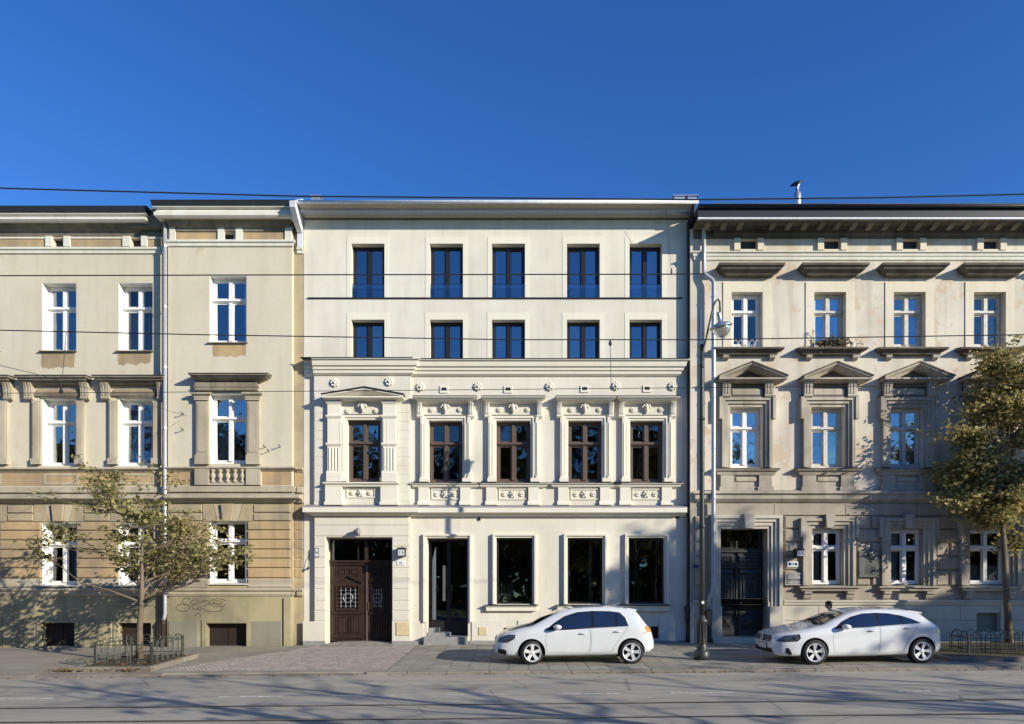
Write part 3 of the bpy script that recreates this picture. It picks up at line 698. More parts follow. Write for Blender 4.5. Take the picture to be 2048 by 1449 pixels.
# upper floors: flat bands round the openings, dark two-leaf windows
for i, (a, b, c, d) in enumerate(H3):
    win(cen, a+.005, b-.005, c+.005, d-.005, W+.26, M['anthr'], 'double', M['panesky'], fw=.07)
    m = MB(); t = .15
    for x0, x1 in ((a-t, a), (b, b+t)): m.box(x0, x1, W-.009, W, PZ(596), PZ(488))
    m.box(a-t, b+t, W-.0095, W, PZ(488)+.001, PZ(488)+.235); build('window_band', m, M['creamtrim'], cen)
    gb = build('glass_balustrade', MB().box(a+.01, b-.01, W+.08, W+.09, PZ(596), PZ(567)), M['balglass'], cen)
    build('handrail', MB().box(a, b, W+.07, W+.10, PZ(567), PZ(567)+.008), M['anthr'], gb)
for i, (a, b, c, d) in enumerate(H2):
    win(cen, a+.005, b-.005, c+.03, d-.005, W+.26, M['anthr'], 'double', M['panesky'], fw=.07, curtain=(('curtain', .06, .45, .42, .98) if i == 2 else ('curtain', .08, .4, .12, .25) if i == 4 else None))
    m = MB(); t = .16
    for x0, x1 in ((a-t, a), (b, b+t)): m.box(x0, x1, W-.009, W, PZ(721), PZ(640))
    m.box(a-t, b+t, W-.0095, W, PZ(640)+.001, PZ(640)+.235); build('window_band', m, M['creamtrim'], cen)
    build('guard_rail', MB().tube([(a, W+.03, PZ(716)), (b, W+.03, PZ(716))], .006, 5), M['anthr'], cen)
build('ledge', MB().poly_x([(W+.02, PZ(595.5)), (W-.05, PZ(596.2)), (W-.05, PZ(598)), (W+.02, PZ(599))], PX(616), PX(1364)), M['sheet'], cen)
# eaves: sloping cove and white gutter edge
yo = W-.71
build('eaves_cove', MB().poly_x([(W+.02, PZ(437)), (W-.1, PZ(436, W-.1)), (W-.45, PZ(421, W-.45)), (yo, PZ(409, yo)), (yo, PZ(405.5, yo)), (W+.02, PZ(405, W))], XC0+.03, XC1+.1), M['eave'], cen)
build('gutter', MB().lathe([(.06, 0), (.06, XC1-XC0+.12)], (XC0+.03, yo-.05, PZ(404.5, yo-.05)), 10, 'x'), M['zincw'], cen, smooth=True)
for x, w_ in ((632, .28), (1358, .35), (1383, .3)):
    build('roof_vent', MB().box(PX(x)-w_/2, PX(x)+w_/2, W-.1, W+.4, PZ(404), PZ(396)).box(PX(x)-w_/2-.05, PX(x)+w_/2+.05, W-.15, W+.45, PZ(396), PZ(394.5)), M['zinc'], cen)
# main cornice between first and second floor
prof = [(0, PZ(722)), (.34, PZ(723.5)), (.34, PZ(726)), (.27, PZ(728.5)), (.26, PZ(732)), (.24, PZ(737)), (.18, PZ(739)), (.17, PZ(743.5)), (.12, PZ(745)), (.11, PZ(750)), (.05, PZ(753)), (0, PZ(754))]
strip(cen, XR1, XC1-.36, prof, W, M['creamtrim'], 'cornice', 0, 1)
strip(cen, XR0, XR1-.001, prof, YR, M['creamtrim'], 'cornice', 0, 1)
strip(cen, XC0+.05, XR0-.001, [(o*.7, z) for o, z in prof], W, M['creamtrim'], 'cornice', 0, 0)
for x0, x1, y in ((XR1+.15, XC1-.05, W), (XC0, XR1+.12, YR)):
    build('sheet_flashing', MB().poly_x([(W+.0, PZ(720.5)), (y-.36, PZ(723.2)), (y-.36, PZ(724.4)), (W, PZ(722))], x0, x1), M['sheet'], cen)
# frieze ornaments
for x, p in ((671, 768), (779.5, 766)): rosette(cen, PX(x), PZ(p), YR, .155, M['creamtrim'])
for x, p in ((841, 775), (956, 774), (1099.5, 774), (1232, 773), (1344.7, 773.5)): rosette(cen, PX(x), PZ(p), W, .155, M['creamtrim'])
for x, p in ((888, 779), (1016, 779), (1169, 778), (1294, 777.5)):
    a, b, c, d = PX(x-5), PX(x+5), PZ(p+3), PZ(p-3); t = .055
    fr = MB().box(a-t, b+t, W-.03, W, c-t-.02, c).box(a-t, b+t, W-.03, W, d, d+t).box(a-t, a, W-.029, W, c, d).box(b, b+t, W-.029, W, c, d)
    v = build('vent_frame', fr, M['creamtrim'], cen); build('vent_hole', MB().box(a, b, W-.008, W+.0, c, d), M['anthr'], v)
# first-floor windows with hoods on consoles
def first_window(a, b, y, hx0, hx1, ped=True):
    cx = (a+b)/2; z0, z1 = PZ(965), PZ(842)
    win(cen, a+.01, b-.01, z0+.02, z1-.01, y+.20, M['woodgrey'], pane=M['pane'], curtain=rnd.choice((None, ('curtaind', .06, .46, .03, .62), None)), fw=.075, tr=.635)
    m = MB()
    for k, (w0, w1, o) in enumerate(((0, .07, .05), (.07, .17, .09), (.17, .27, .13))):
        m.box(a-w1, a-w0, y-o, y, z0+.12, z1+w0); m.box(b+w0, b+w1, y-o, y, z0+.12, z1+w0); m.box(a-w1, b+w1, y-o-.001, y, z1+w0, z1+w1*.62 if k == 2 else z1+w1)
    m.box(a-.30, a-.0, y-.15, y, z0, z0+.12); m.box(b, b+.30, y-.15, y, z0, z0+.12)
    sr = build('window_surround', m, M['creamtrim'], cen)
    for q in (a-.22, a-.12, b+.12, b+.22): build('reed', MB().tube([(q, y-.135, z0+.2), (q, y-.135, z1-.1)], .016, 5), M['creamtrim'], sr)
    return cx
for i, ((a, b, c, d), (h0, h1)) in enumerate(zip(H1, ((826, 953), (963.5, 1090), (1112, 1233), (1235, 1360)))):
    cx = first_window(a, b, W, h0, h1)
    mask_head(cen, cx-.02, PZ(817), W-.02, .23, M['creamtrim'])
    for q in (-.47, .47): button(cen, cx+q, PZ(820), W-.01, .085, M['creamtrim'])
    hood(cen, PX(h0, W-.3), PX(h1, W-.3), PZ(797.5), PZ(808.5), W, .38, M['creamtrim'])
    for x0, x1 in ((a-.38, a-.22), (b+.22, b+.38)): console(cen, x0, x1, PZ(838.5), PZ(808), W, .25, M['creamtrim'])
    # sill and apron
    hs_ = MB().mould([(0, PZ(966)), (.20, PZ(967.5)), (.20, PZ(969.5)), (.14, PZ(971)), (.12, PZ(974.5)), (0, PZ(976))], a-.42+.0, b+.42-.0, W)
    sl_ = build('window_sill', hs_, M['creamtrim'], cen)
    build('sheet_flashing', MB().poly_x([(W, PZ(965.2)), (W-.215, PZ(967.2)), (W-.215, PZ(968.2)), (W, PZ(966))], a-.60, b+.60), M['sheet'], sl_)
    for x0, x1 in ((a-.34, a-.0), (b-.07, b+.27)):
        build('apron_pedestal', MB().box(x0, x1, W-.09, W, PZ(1003), PZ(975.5)).poly_x([(W, PZ(1003)), (W-.09, PZ(1003)), (W-.12, PZ(1008)), (W-.12, PZ(1011)), (W, PZ(1011))], x0-.03, x1+.03), M['creamtrim'], cen)
    px0, px1, q0, q1 = a+.08, b-.12, PZ(1000), PZ(978); t = .035
    m = MB().box(px0, px1, W-.035, W, q0, q0+t).box(px0, px1, W-.035, W, q1-t, q1).box(px0, px0+t, W-.034, W, q0+t, q1-t).box(px1-t, px1, W-.034, W, q0+t, q1-t)
    build('apron_frame', m, M['creamtrim'], cen)
    rosette(cen, (px0+px1)/2, (q0+q1)/2, W, .13, M['creamtrim'], petals=6)
    for q in (-.29, .29): button(cen, (px0+px1)/2+q, (q0+q1)/2, W, .085, M['creamtrim'])
# pedimented window of the gate bay
a, b, c, d = H1b; cx = first_window(a, b, YR, 0, 0)
for x0, x1 in ((PX(657, YR), PX(683, YR)), (PX(767, YR), PX(793, YR))):
    y1 = YR-.14
    m = MB().box(x0, x1, y1, YR, PZ(966), PZ(806)).box(x0-.03, x1+.03, y1-.04, YR, PZ(966), PZ(949)).poly_x([(y1, PZ(949)), (y1-.04, PZ(949)), (y1, PZ(944))], x0-.03, x1+.03)
    pil = build('pilaster', m, M['creamtrim'], cen)
    for p in (806, 834, 889): build('pilaster_band', MB().mould([(0, PZ(p)), (.05, PZ(p+.5)), (.05, PZ(p+3)), (.02, PZ(p+6)), (0, PZ(p+7))], x0, x1, y1), M['creamtrim'], pil)
    for k in range(4): build('reed', MB().tube([(x0+.065+k*.1, y1-.005, PZ(944)), (x0+.065+k*.1, y1-.005, PZ(899))], .022, 5), M['creamtrim'], pil)
    build('apron_pedestal', MB().box(x0-.07, x1+.05, YR-.17, YR, PZ(1010), PZ(976)).box(x0-.10, x1+.08, YR-.20, YR, PZ(1012), PZ(1006)), M['creamtrim'], cen)
mask_head(cen, PX(725, YR), PZ(817), YR-.02, .23, M['creamtrim'])
for q in (-.47, .47): button(cen, PX(725)+q, PZ(824), YR-.01, .085, M['creamtrim'])
strip(cen, PX(655)+.14, PX(796)-.14, [(0, PZ(966)), (.22, PZ(967.5)), (.22, PZ(970)), (.16, PZ(972)), (.14, PZ(975.5)), (0, PZ(976))], YR, M['creamtrim'], 'window_sill', 1, 1)
px0, px1, q0, q1 = PX(695), PX(752), PZ(997), PZ(978); t = .03
build('apron_frame', MB().box(px0, px1, YR-.03, YR, q0, q0+t).box(px0, px1, YR-.03, YR, q1-t, q1).box(px0, px0+t, YR-.029, YR, q0+t, q1-t).box(px1-t, px1, YR-.029, YR, q0+t, q1-t), M['creamtrim'], cen)
rosette(cen, (px0+px1)/2, (q0+q1)/2, YR, .13, M['creamtrim'], petals=6)
for q in (-.29, .29): button(cen, (px0+px1)/2+q, (q0+q1)/2, YR, .08, M['creamtrim'])
def pediment(par, x0, x1, xa, zbase0, zbase1, zapex, y, o, mat, dark, tym=None):
    """straight-sided gable hood with a sunk tympanum"""
    hb = zbase1-zbase0
    p = build('pediment', MB().mould([(0, zbase1), (o, zbase1), (o, zbase1-hb*.45), (o*.75, zbase1-hb*.6), (o*.55, zbase0+.02), (0, zbase0)], x0+o, x1-o, y), mat, par)
    t = (zapex-zbase1)
    for s, xe in ((-1, x0), (1, x1)):
        th = .13; kx = .42
        # fascia, then a cove that recedes towards the tympanum: it faces down and inwards
        A = [(xe, zbase1+.05), (xa, zapex)]; B = [(xe, zbase1+.003), (xa, zapex-.045)]; D = [(xe-s*kx, zbase1+.003), (xa, zapex-th*1.25)]
        vs = [(A[0][0], y-o, A[0][1]), (A[1][0], y-o, A[1][1]), (B[1][0], y-o, B[1][1]), (B[0][0], y-o, B[0][1]),
              (D[1][0], y-o*.42, D[1][1]), (D[0][0], y-o*.42, D[0][1]), (A[0][0], y, A[0][1]), (A[1][0], y, A[1][1]), (D[1][0], y, D[1][1]), (D[0][0], y, D[0][1])]
        fs = [(0, 1, 2, 3), (3, 2, 4, 5), (5, 4, 8, 9), (0, 6, 7, 1), (0, 3, 5, 9, 6), (1, 7, 8, 4, 2), (6, 9, 8, 7)]
        if s > 0: fs = [f[::-1] for f in fs]
        build('rake', MB().add(vs, fs), mat, p)
        pts2 = [(xe+s*.03, zbase1+.045), (xa, zapex), (xa, zapex+.05), (xe+s*.03, zbase1+.085)]
        build('sheet_flashing', MB().poly_y(pts2, y-o-.03, y), dark, p)
    build('tympanum', MB().poly_y([(x0+.42, zbase1+.004), (x1-.42, zbase1+.004), (xa, zapex-.16)], y-.05, y), tym or mat, p)
    return p
pediment(cen, PX(644, YR-.35), PX(806, YR-.35), PX(729, YR-.35), PZ(806), PZ(795, YR-.2), PZ(777, YR-.3), YR, .36, M['creamtrim'], M['sheet'])
# thin rusticated panels either side of the pedimented window, and round the gate
zs = [PZ(758+17.55*i) for i in range(1, 15)]
for x0, x1 in ((XR0+.02, PX(655)), (PX(796), XR1-.05)):
    for z1, z0 in zip(zs[1:-1], zs[2:]): block('rusticated_block', cen, x0, x1, YR-.012, YR, z0+.007, z1-.007, M['cream'], .006)
gl_ = [PZ(p) for p in (1033.5, 1051.9, 1073.5, 1093.9, 1115.3, 1136.3, 1157.3, 1178.5, 1201.5, 1221.6, 1242.5)]
for i, (z1, z0) in enumerate(zip(gl_[:-1], gl_[1:])):
    if i < 2: block('rusticated_block', cen, XR0+.02, XR1-.05, YR-.022, YR, z0+.012, z1-.012, M['cream'], .008)
    else:
        for x0, x1 in ((XR0+.02, gate[0]-.01), (gate[1]+.01, XR1-.05)): block('rusticated_block', cen, x0, x1, YR-.022, YR, z0+.012, z1-.012, M['cream'], .008)
for x0, x1 in ((XC0, gate[0]-.001), (gate[1]+.001, XR1+.0)):
    block('plinth_block', cen, x0, x1, YR-.05, YR, PZ(1284)+.0, PZ(1243), M['cream'], .01)
# string course over the ground floor
prof = [(0, PZ(1012)), (.30, PZ(1018)), (.30, PZ(1027)), (.17, PZ(1028.5)), (.13, PZ(1031.5)), (.05, PZ(1033)), (0, PZ(1033.5))]
strip(cen, XR1, XC1-.1, prof, W, M['creamtrim'], 'string_course', 0, 0); strip(cen, XR0, XR1-.001, prof, YR, M['creamtrim'], 'string_course', 1, 1)
build('sheet_flashing', MB().poly_x([(W, PZ(1010.5)), (W-.28, PZ(1016.8)), (W-.28, PZ(1018.5)), (W, PZ(1012))], XR1+.3, XC1-.08), M['creamgrey'], cen)
build('sheet_flashing', MB().poly_x([(YR, PZ(1010.5)), (YR-.28, PZ(1016.8)), (YR-.28, PZ(1018.5)), (YR, PZ(1012))], XR0-.28, XR1+.28), M['creamgrey'], cen)
# ground floor openings
for i, (a, b, c, d) in enumerate(G):
    win(cen, a+.005, b-.005, c+.005, d-.005, W+.18, M['anthr'], 'single', M['panedark'], fw=.045, curtain=(('curtaind', .06, .5, .03, .30) if i == 0 else None))
    casing(cen, a, b, c, d, W, .11, .125, M['creamtrim'], steps=2)
    s = build('window_sill', MB().box(a-.34, b+.14, W-.13, W, PZ(1222), PZ(1213)).poly_x([(W, PZ(1210)), (W-.18, PZ(1211.5)), (W-.18, PZ(1213)), (W, PZ(1213))], a-.36, b+.16), M['creamtrim'], cen)
    build('sheet_flashing', MB().poly_x([(W+.15, PZ(1208.7)), (W-.19, PZ(1210.8)), (W-.19, PZ(1212)), (W+.15, PZ(1210))], a-.37, b+.17), M['sheet'], s)
a, b, c, d = shop
casing(cen, a, b, PZ(1245), d, W, .10, .12, M['creamtrim'], steps=2)
for a_, b_, c_, d_ in bas: build('basement_window', MB().box(a_, b_, W+.2, W+.24, c_, d_), M['anthr'], cen)
for q0, q1, p in ((XR1, shop[0]-.13, 1243), (shop[1]+.13, bas[0][0], 1241), (bas[0][1], bas[1][0], 1241), (bas[1][1], XC1-.08, 1241)): build('plinth_block', MB().box(q0, q1, W-.03, W, PZ(1284), PZ(p)), M['cream'], cen)
if 0: (MB().box(shop[1]+.13, bas[0][0], W-.03, W, PZ(1284), PZ(1241)).box(bas[0][1], bas[1][0], W-.03, W, PZ(1284), PZ(1241)).box(bas[1][1], XC1-.08, W-.03, W, PZ(1284), PZ(1241)))
for x0, x1 in ((XC0+.02, gate[0]), (gate[1], shop[0]-.05), (shop[1]+.05, XC1-.02)):
    build('stone_base', MB().box(x0, x1, YR-.07 if x1 < XR1+.5 else W-.06, YR if x1 < XR1+.5 else W-.029, PZ(1300), PZ(1281.5)), M['creamgrey'], cen)
# shop entrance
bp = W+.52
gd = build('entrance_door', MB().box(a+.005, a+.09, bp, bp+.1, PZ(1245), d).box(b-.09, b-.005, bp, bp+.1, PZ(1245), d).box(a+.09, b-.09, bp, bp+.1, d-.1, d).box(a+.62, a+.74, bp-.01, bp+.1, PZ(1245), d-.1).box(a+.09, b-.09, bp, bp+.1, PZ(1248), PZ(1243)), M['anthr'], cen)
build('pane', MB().box(a+.09, a+.62, bp+.04, bp+.05, PZ(1243), d-.1), M['panedark'], gd); build('pane', MB().box(a+.74, b-.09, bp+.04, bp+.05, PZ(1243), d-.1), M['panedark'], gd)
build('pull_handle', MB().box(PX(883), PX(888.5), bp-.09, bp-.06, PZ(1203), PZ(1131)).box(PX(885), PX(887), bp-.06, bp, PZ(1195), PZ(1193)).box(PX(885), PX(887), bp-.06, bp, PZ(1140), PZ(1138)), M['steel'], gd)
build('side_panel', MB().poly_y([(PX(862), PZ(1241)), (PX(869), PZ(1241)), (PX(869), PZ(1092)), (PX(862), PZ(1120))], bp-.12, bp-.08), M['zinc'], gd)
m = MB().box(a-.0, b, bp-.02, bp+.3, PZ(1300), PZ(1245)); build('threshold', m, M['anthr'], gd)
for i, (xe, z, y0) in enumerate(((b+.0, 1276.5, W-.32), (PX(900), 1268, W-.02), (PX(877), 1258.5, W+.22))):
    build('step', MB().bbox(a-(.08 if i == 0 else -.01), xe, y0, bp-.03, PZ(1300), PZ(z-2, y0), .01), M['creamgrey'], cen)
build('recess_lining', MB().box(a, a+.01, W+.07, bp, PZ(1290), d).box(b-.01, b, W+.07, bp, PZ(1290), d).box(a+.01, b-.01, W+.07, bp, d-.01, d), M['cream'], cen)
# carriage gate
a, b, c, d = gate; gy = YR+.55; zg = PZ(1284.5); zt = PZ(1130)
gt = build('gate', MB().box(a+.005, b-.005, gy+.05, gy+.10, zg, zt).box(a+.005, b-.005, gy-.06, gy+.05, zt, zt+.09).box(a+.005, b-.005, gy-.12, gy+.05, zt+.09, zt+.16), M['wood'], cen)
cxg = (a+b)/2-.0
for s, (x0, x1) in enumerate(((a+.02, PX(727)), (PX(731), b-.25))):
    lf = build('gate_leaf', MB().box(x0, x1, gy, gy+.049, zg+.01, zt-.005), M['wood'], gt)
    w_ = x1-x0
    def fr(u0, u1, v0, v1, o=.035, t=.035, name='carved_panel'):
        A, B, Cc, D = x0+w_*u0, x0+w_*u1, zg+(zt-zg)*v0, zg+(zt-zg)*v1
        m = MB().box(A, B, gy-o, gy, Cc, Cc+t).box(A, B, gy-o, gy, D-t, D).box(A, A+t, gy-o, gy, Cc+t, D-t).box(B-t, B, gy-o, gy, Cc+t, D-t)
        if name == 'carved_panel': m.bbox(A+t+.02, B-t-.02, gy-.025, gy, Cc+t+.02, D-t-.02, .02)
        return build(name, m, M['wood'], lf) if False else build(name, m, M['wood'], gt)
    fr(.17, .44, .86, .96); fr(.55, .82, .86, .96); fr(.17, .48, .09, .33); fr(.52, .83, .09, .33); fr(.08, .92, .0, .06)
    fr(.17, .83, .40, .74, .05, .05, 'light_frame')
    A, B = x0+w_*.24, x0+w_*.77; Cc, D = zg+(zt-zg)*.44, zg+(zt-zg)*.70
    build('leaf_pane', MB().box(A, B, gy-.012, gy-.004, Cc, D), M['panedark'], gt)
    gm = MB()
    for i in range(4):
        xx = A+(B-A)*(i+.5)/4; gm.tube([(xx, gy-.03, Cc), (xx, gy-.03, D)], .008, 4)
    for i in range(5):
        zz = Cc+(D-Cc)*(i+.4)/5; gm.tube([(A, gy-.03, zz), (B, gy-.03, zz)], .008, 4)
    gm.tube([((A+B)/2+.16*math.cos(t*.4), gy-.035, (Cc+D)/2+.16*math.sin(t*.4)) for t in range(17)], .01, 4)
    build('window_grille', gm, M['zinc'], gt)
    m = MB().poly_y([(x0+w_*.12, zg+(zt-zg)*.765), (x0+w_*.5, zg+(zt-zg)*.85), (x0+w_*.88, zg+(zt-zg)*.765), (x0+w_*.88, zg+(zt-zg)*.785), (x0+w_*.5, zg+(zt-zg)*.875), (x0+w_*.12, zg+(zt-zg)*.785)], gy-.08, gy) if False else MB().poly_y([(x0+w_*.5, zg+(zt-zg)*.855), (x0+w_*.9, zg+(zt-zg)*.765), (x0+w_*.9, zg+(zt-zg)*.79), (x0+w_*.5, zg+(zt-zg)*.88)], gy-.08, gy).poly_y([(x0+w_*.5, zg+(zt-zg)*.855), (x0+w_*.1, zg+(zt-zg)*.765), (x0+w_*.1, zg+(zt-zg)*.79), (x0+w_*.5, zg+(zt-zg)*.88)], gy-.08, gy)
    build('gable_rail', m, M['wood'], gt)
    build('lower_rail', MB().box(x0+w_*.08, x1-w_*.08, gy-.06, gy, zg+(zt-zg)*.355, zg+(zt-zg)*.38), M['wood'], gt)
build('cover_strip', MB().box(PX(727.2), PX(730.8), gy-.04, gy+.05, zg, zt-.001), M['woodgrey'], gt)
build('door_handle', MB().tube([(PX(733), gy-.01, PZ(1222)), (PX(733), gy-.07, PZ(1220)), (PX(733), gy-.07, PZ(1207)), (PX(733), gy-.01, PZ(1205))], .014, 6), M['brass'], gt)
tr_ = build('transom_light', MB().box(a+.005, a+.07, gy, gy+.1, zt+.17, d).box(b-.07, b-.005, gy, gy+.1, zt+.17, d).box(a+.07, b-.07, gy, gy+.1, d-.07, d).box(PX(710), PX(712), gy+.01, gy+.09, zt+.17, d-.07).box(PX(724), PX(731), gy-.02, gy+.09, zt+.17, d-.07), M['wood'], gt)
build('pane', MB().box(a+.07, b-.07, gy+.04, gy+.05, zt+.165, d-.07), M['panedark'], tr_)
build('recess_lining', MB().box(a, a+.01, YR+.02, gy, PZ(1286), d).box(b-.01, b, YR+.02, gy, PZ(1286), d).box(a+.01, b-.01, YR+.02, gy, d-.01, d), M['cream'], cen)
# dark downpipe at the right corner
xp = PX(1377, W-.15); yp = W-.15
dpc = build('downpipe', MB().tube([(PX(1388, yo), yo, PZ(410, yo)), (PX(1384, W-.4), W-.4, PZ(430, W-.4)), (xp, yp, PZ(452)), (xp, yp, PZ(1222)), (xp, yp, PZ(1225))], .055, 8), M['sheet'], cen, smooth=True)
build('pipe_foot', MB().lathe([(.10, 0), (.085, .35), (.07, .8), (.12, .85), (.12, 1.0), (.08, 1.05), (.13, 1.12), (.13, 1.3), (.06, 1.4)], (xp, yp, PZ(1292)), 10), M['iron'], dpc, smooth=True)
# small things fixed to the wall
for x, p in ((958.5, 1038.5), (1355, 1034)):
    build('round_vent', MB().lathe([(.07, 0), (.07, .02), (.045, .03), (.045, .0)], (PX(x), W, PZ(p)), 12, 'y'), M['creamgrey' if x < 1000 else 'anthr'], cen)
tag(build('meter_box', MB().bbox(PX(794), PX(821), YR-.075, YR-.05, PZ(1271), PZ(1244.5), .01).box(PX(797), PX(798.5), YR-.08, YR-.074, PZ(1258), PZ(1256.5)), M['box']), 'larger sandy yellow meter box set in the cream plinth right of the gate', 'meter box', 'sandy yellow meter boxes in the cream wall')
tag(build('meter_box', MB().bbox(PX(957), PX(974), W-.05, W-.03, PZ(1271), PZ(1255), .01).box(PX(959), PX(960), W-.055, W-.049, PZ(1264), PZ(1263)), M['box']), 'small sandy yellow meter box low on the cream wall right of the shop entrance', 'meter box', 'sandy yellow meter boxes in the cream wall')
wl = thing('wall_lamp', 'floodlight on a short arm above the brown wooden gate', 'lamp', (PX(709), YR, PZ(1067)))
build('bracket', MB().box(PX(709), PX(716), YR-.03, YR-.0, PZ(1073), PZ(1058)).tube([(PX(713), YR-.02, PZ(1068)), (PX(713), YR-.2, PZ(1070))], .02, 5), M['zincw'], wl)
build('lamp_head', MB().lathe([(.05, 0), (.09, .06), (.15, .16), (.15, .19)], (PX(712), YR-.25, PZ(1066)), 12, 'x').ball((PX(720), YR-.25, PZ(1062)), .07, 8, 5), M['creamgrey'], wl, smooth=True)
def lantern(x, py, w, h, y, num, lab, face):
    """square street-number lantern on the wall"""
    t = thing('number_lantern', lab, 'house number', (PX(x), y-.3, PZ(py)), 'illuminated house number lanterns')
    x0, x1 = PX(x)-w/2, PX(x)+w/2; z0, z1 = PZ(py)-h/2, PZ(py)+h/2; yy = y-.34
    build('housing', MB().box(x0, x1, yy, yy+.30, z0, z1-.06).poly_x([(yy-.02, z1-.06), (yy+.32, z1-.06), (yy+.25, z1), (yy+.05, z1)], x0-.02, x1+.02).box((x0+x1)/2-.03, (x0+x1)/2+.03, yy+.32, y, z1-.10, z1-.05).tube([((x0+x1)/2, yy+.15, z1), ((x0+x1)/2, yy+.15, z1+.05)], .015, 5), M['iron'], t)
    build('number_face', MB().box(x0+.02, x1-.02, yy-.006, yy-.001, z0+.02, z1-.08), M[face], t)
    text(num, (h)*.62, M['plqd'], 'number', t, ((x0+x1)/2, yy-.010, (z0+z1)/2-.03))
lantern(806.5, 1105, .24, .28, YR, '15', 'black lantern with house number 15 at the right edge of the brown gate', 'sign')
np_ = thing('number_plate', 'small white plate numbered 15 under the lantern beside the brown gate', 'house number', (PX(803), YR, PZ(1126)), 'house number plates')
build('plate', MB().bbox(PX(795), PX(811), YR-.04, YR-.022, PZ(1131.5), PZ(1120.5), .006), M['sign'], np_)
text('15', .11, M['plqd'], 'number', np_, (PX(803), YR-.044, PZ(1127)))
pm = thing('wall_notice', 'pale intercom panel on the cream wall left of the brown gate', 'intercom', (PX(636.5), YR, PZ(1106)))
build('panel', MB().bbox(PX(631), PX(641), YR-.05, YR-.022, PZ(1116), PZ(1096), .008), M['creamgrey'], pm)
build('speaker_plate', MB().box(PX(633), PX(639), YR-.056, YR-.049, PZ(1113), PZ(1109)).box(PX(634), PX(638), YR-.056, YR-.049, PZ(1104), PZ(1099)), M['sign'], pm)
tag(build('wall_bracket', MB().tube([(PX(618), W, PZ(1136)), (PX(618), W-.12, PZ(1137)), (PX(616), W-.12, PZ(1141))], .02, 5).tube([(PX(618), W-.12, PZ(1137)), (PX(620), W-.1, PZ(1120)), (PX(619), W-.02, PZ(1110))], .008, 4).ball((PX(618), W-.12, PZ(1137)), .045, 6, 4), M['iron']), 'small iron bracket with a loose wire on the cream corner strip', 'bracket')
# ================================================================ RIGHT TENEMENT
WR = W-.27
def RX(p, y=WR): return PX(p, y)
def RZ(p, y=WR): return PZ(p, y)
XD0, XD1 = XC1+.01, 25.5
rt = thing('tenement_house', 'soot-stained pinkish tenement with gabled window hoods and a black door, right of the cream house', 'building', ((XD0+XD1)/2, WR, RZ(1280)))
zbR, ztR = RZ(1292), RZ(458)
tp = [(1463, 1525), (1628, 1691.5), (1787, 1850.5), (1947, 2011), (2107, 2171), (2267, 2331), (2427, 2491)]
md = [(1460, 1523.5), (1622, 1688), (1780, 1846), (1942, 2008), (2104, 2170), (2266, 2332), (2427, 2493)]
gd_ = [(1623, 1686.6), (1780, 1846), (1938, 2014), (2100, 2170), (2264, 2332), (2426, 2494)]
RT = [(RX(a), RX(b), RZ(694), RZ(585)) for a, b in tp]
RM = [(RX(a), RX(b), RZ(936), RZ(815)) for a, b in md]
RG = [(RX(a), RX(b), RZ(1171), RZ(1058)) for a, b in gd_]
RA = [(RX(a), RX(b), RZ(500), RZ(480)) for a, b in ((1479.5, 1514), (1646, 1680), (1803, 1838), (1964, 1998), (2122, 2156))]
RD = (RX(1441), RX(1535), RZ(1292)-.1, RZ(1058)); RB = (RX(1951), RX(1998), RZ(1264), RZ(1226))
z1_ = RZ(1006); z2_ = RZ(1204)
build('wall', wall(MB(), XD0, XD1, z1_, ztR, RT+RM+RA, WR, .5), M['pink'], rt, label='stained pinkish wall of the upper floors')
build('wall', wall(MB(), XD0, XD1, z2_, z1_-.001, RG+[(RD[0], RD[1], z2_-.1, RD[3])], WR, .5), M['taupe'], rt, label='taupe ground floor wall')
build('plinth_wall', wall(MB(), XD0, XD1, zbR, z2_-.001, [RB, (RD[0], RD[1], zbR-.1, z2_+.1)], WR-.05, .55), M['stone'], rt)
shell(rt, XD0, XD1, zbR, ztR+.2, [RZ(745), RZ(990), RZ(1200)], WR, roofz=17.0, mat=M['pink'], eave=WR-.3)
cts = [None, ('curtain', .05, .95, .02, .35), ('curtain', .5, .95, .02, .6), None, ('curtain', .05, .4, .02, .98), ('curtaind', .5, .95, .05, .9)]
for i, (a, b, c, d) in enumerate(RT):
    win(rt, a+.01, b-.01, c+.03, d-.01, WR+.24, M['greywood'] if i else M['whitewood'], pane=M['pane'], curtain=(None, cts[4], cts[5], cts[2], None, cts[1], None)[i], fw=.09)
    m = MB(); t = .28
    m.box(a-t, a, WR-.025, WR, c-.02, d); m.box(b, b+t, WR-.025, WR, c-.02, d); m.box(a-t, b+t, WR-.026, WR, d+.001, d+.33)
    build('window_band', m, M['pinkpale'], rt)
    cx = (a+b)/2
    hood(rt, RX((1438, 1604, 1764, 1927, 2090, 2248, 2408)[i], WR-.4), RX((1569, 1738, 1898, 2062, 2222, 2382, 2542)[i], WR-.4), RZ(536), RZ(557), WR, .46, M['soot'], lead=False)
    s = build('window_sill', MB().mould([(0, RZ(695)), (.34, RZ(701)), (.34, RZ(704)), (.2, RZ(706)), (.16, RZ(712)), (0, RZ(713))], cx-.80, cx+.78, WR), M['soot'], rt)
    build('sheet_flashing', MB().poly_x([(WR+.2, RZ(694.2)), (WR-.31, RZ(700.2)), (WR-.31, RZ(701.4)), (WR+.2, RZ(695.4))], cx-1.10, cx+1.08), M['sheet'], s)
    for q in (-.82, .70): build('sill_bracket', MB().poly_x([(WR, RZ(713)), (WR-.17, RZ(713)), (WR-.15, RZ(718)), (WR-.05, RZ(722)), (WR, RZ(722))], cx+q, cx+q+.18), M['pinktrim'], rt)
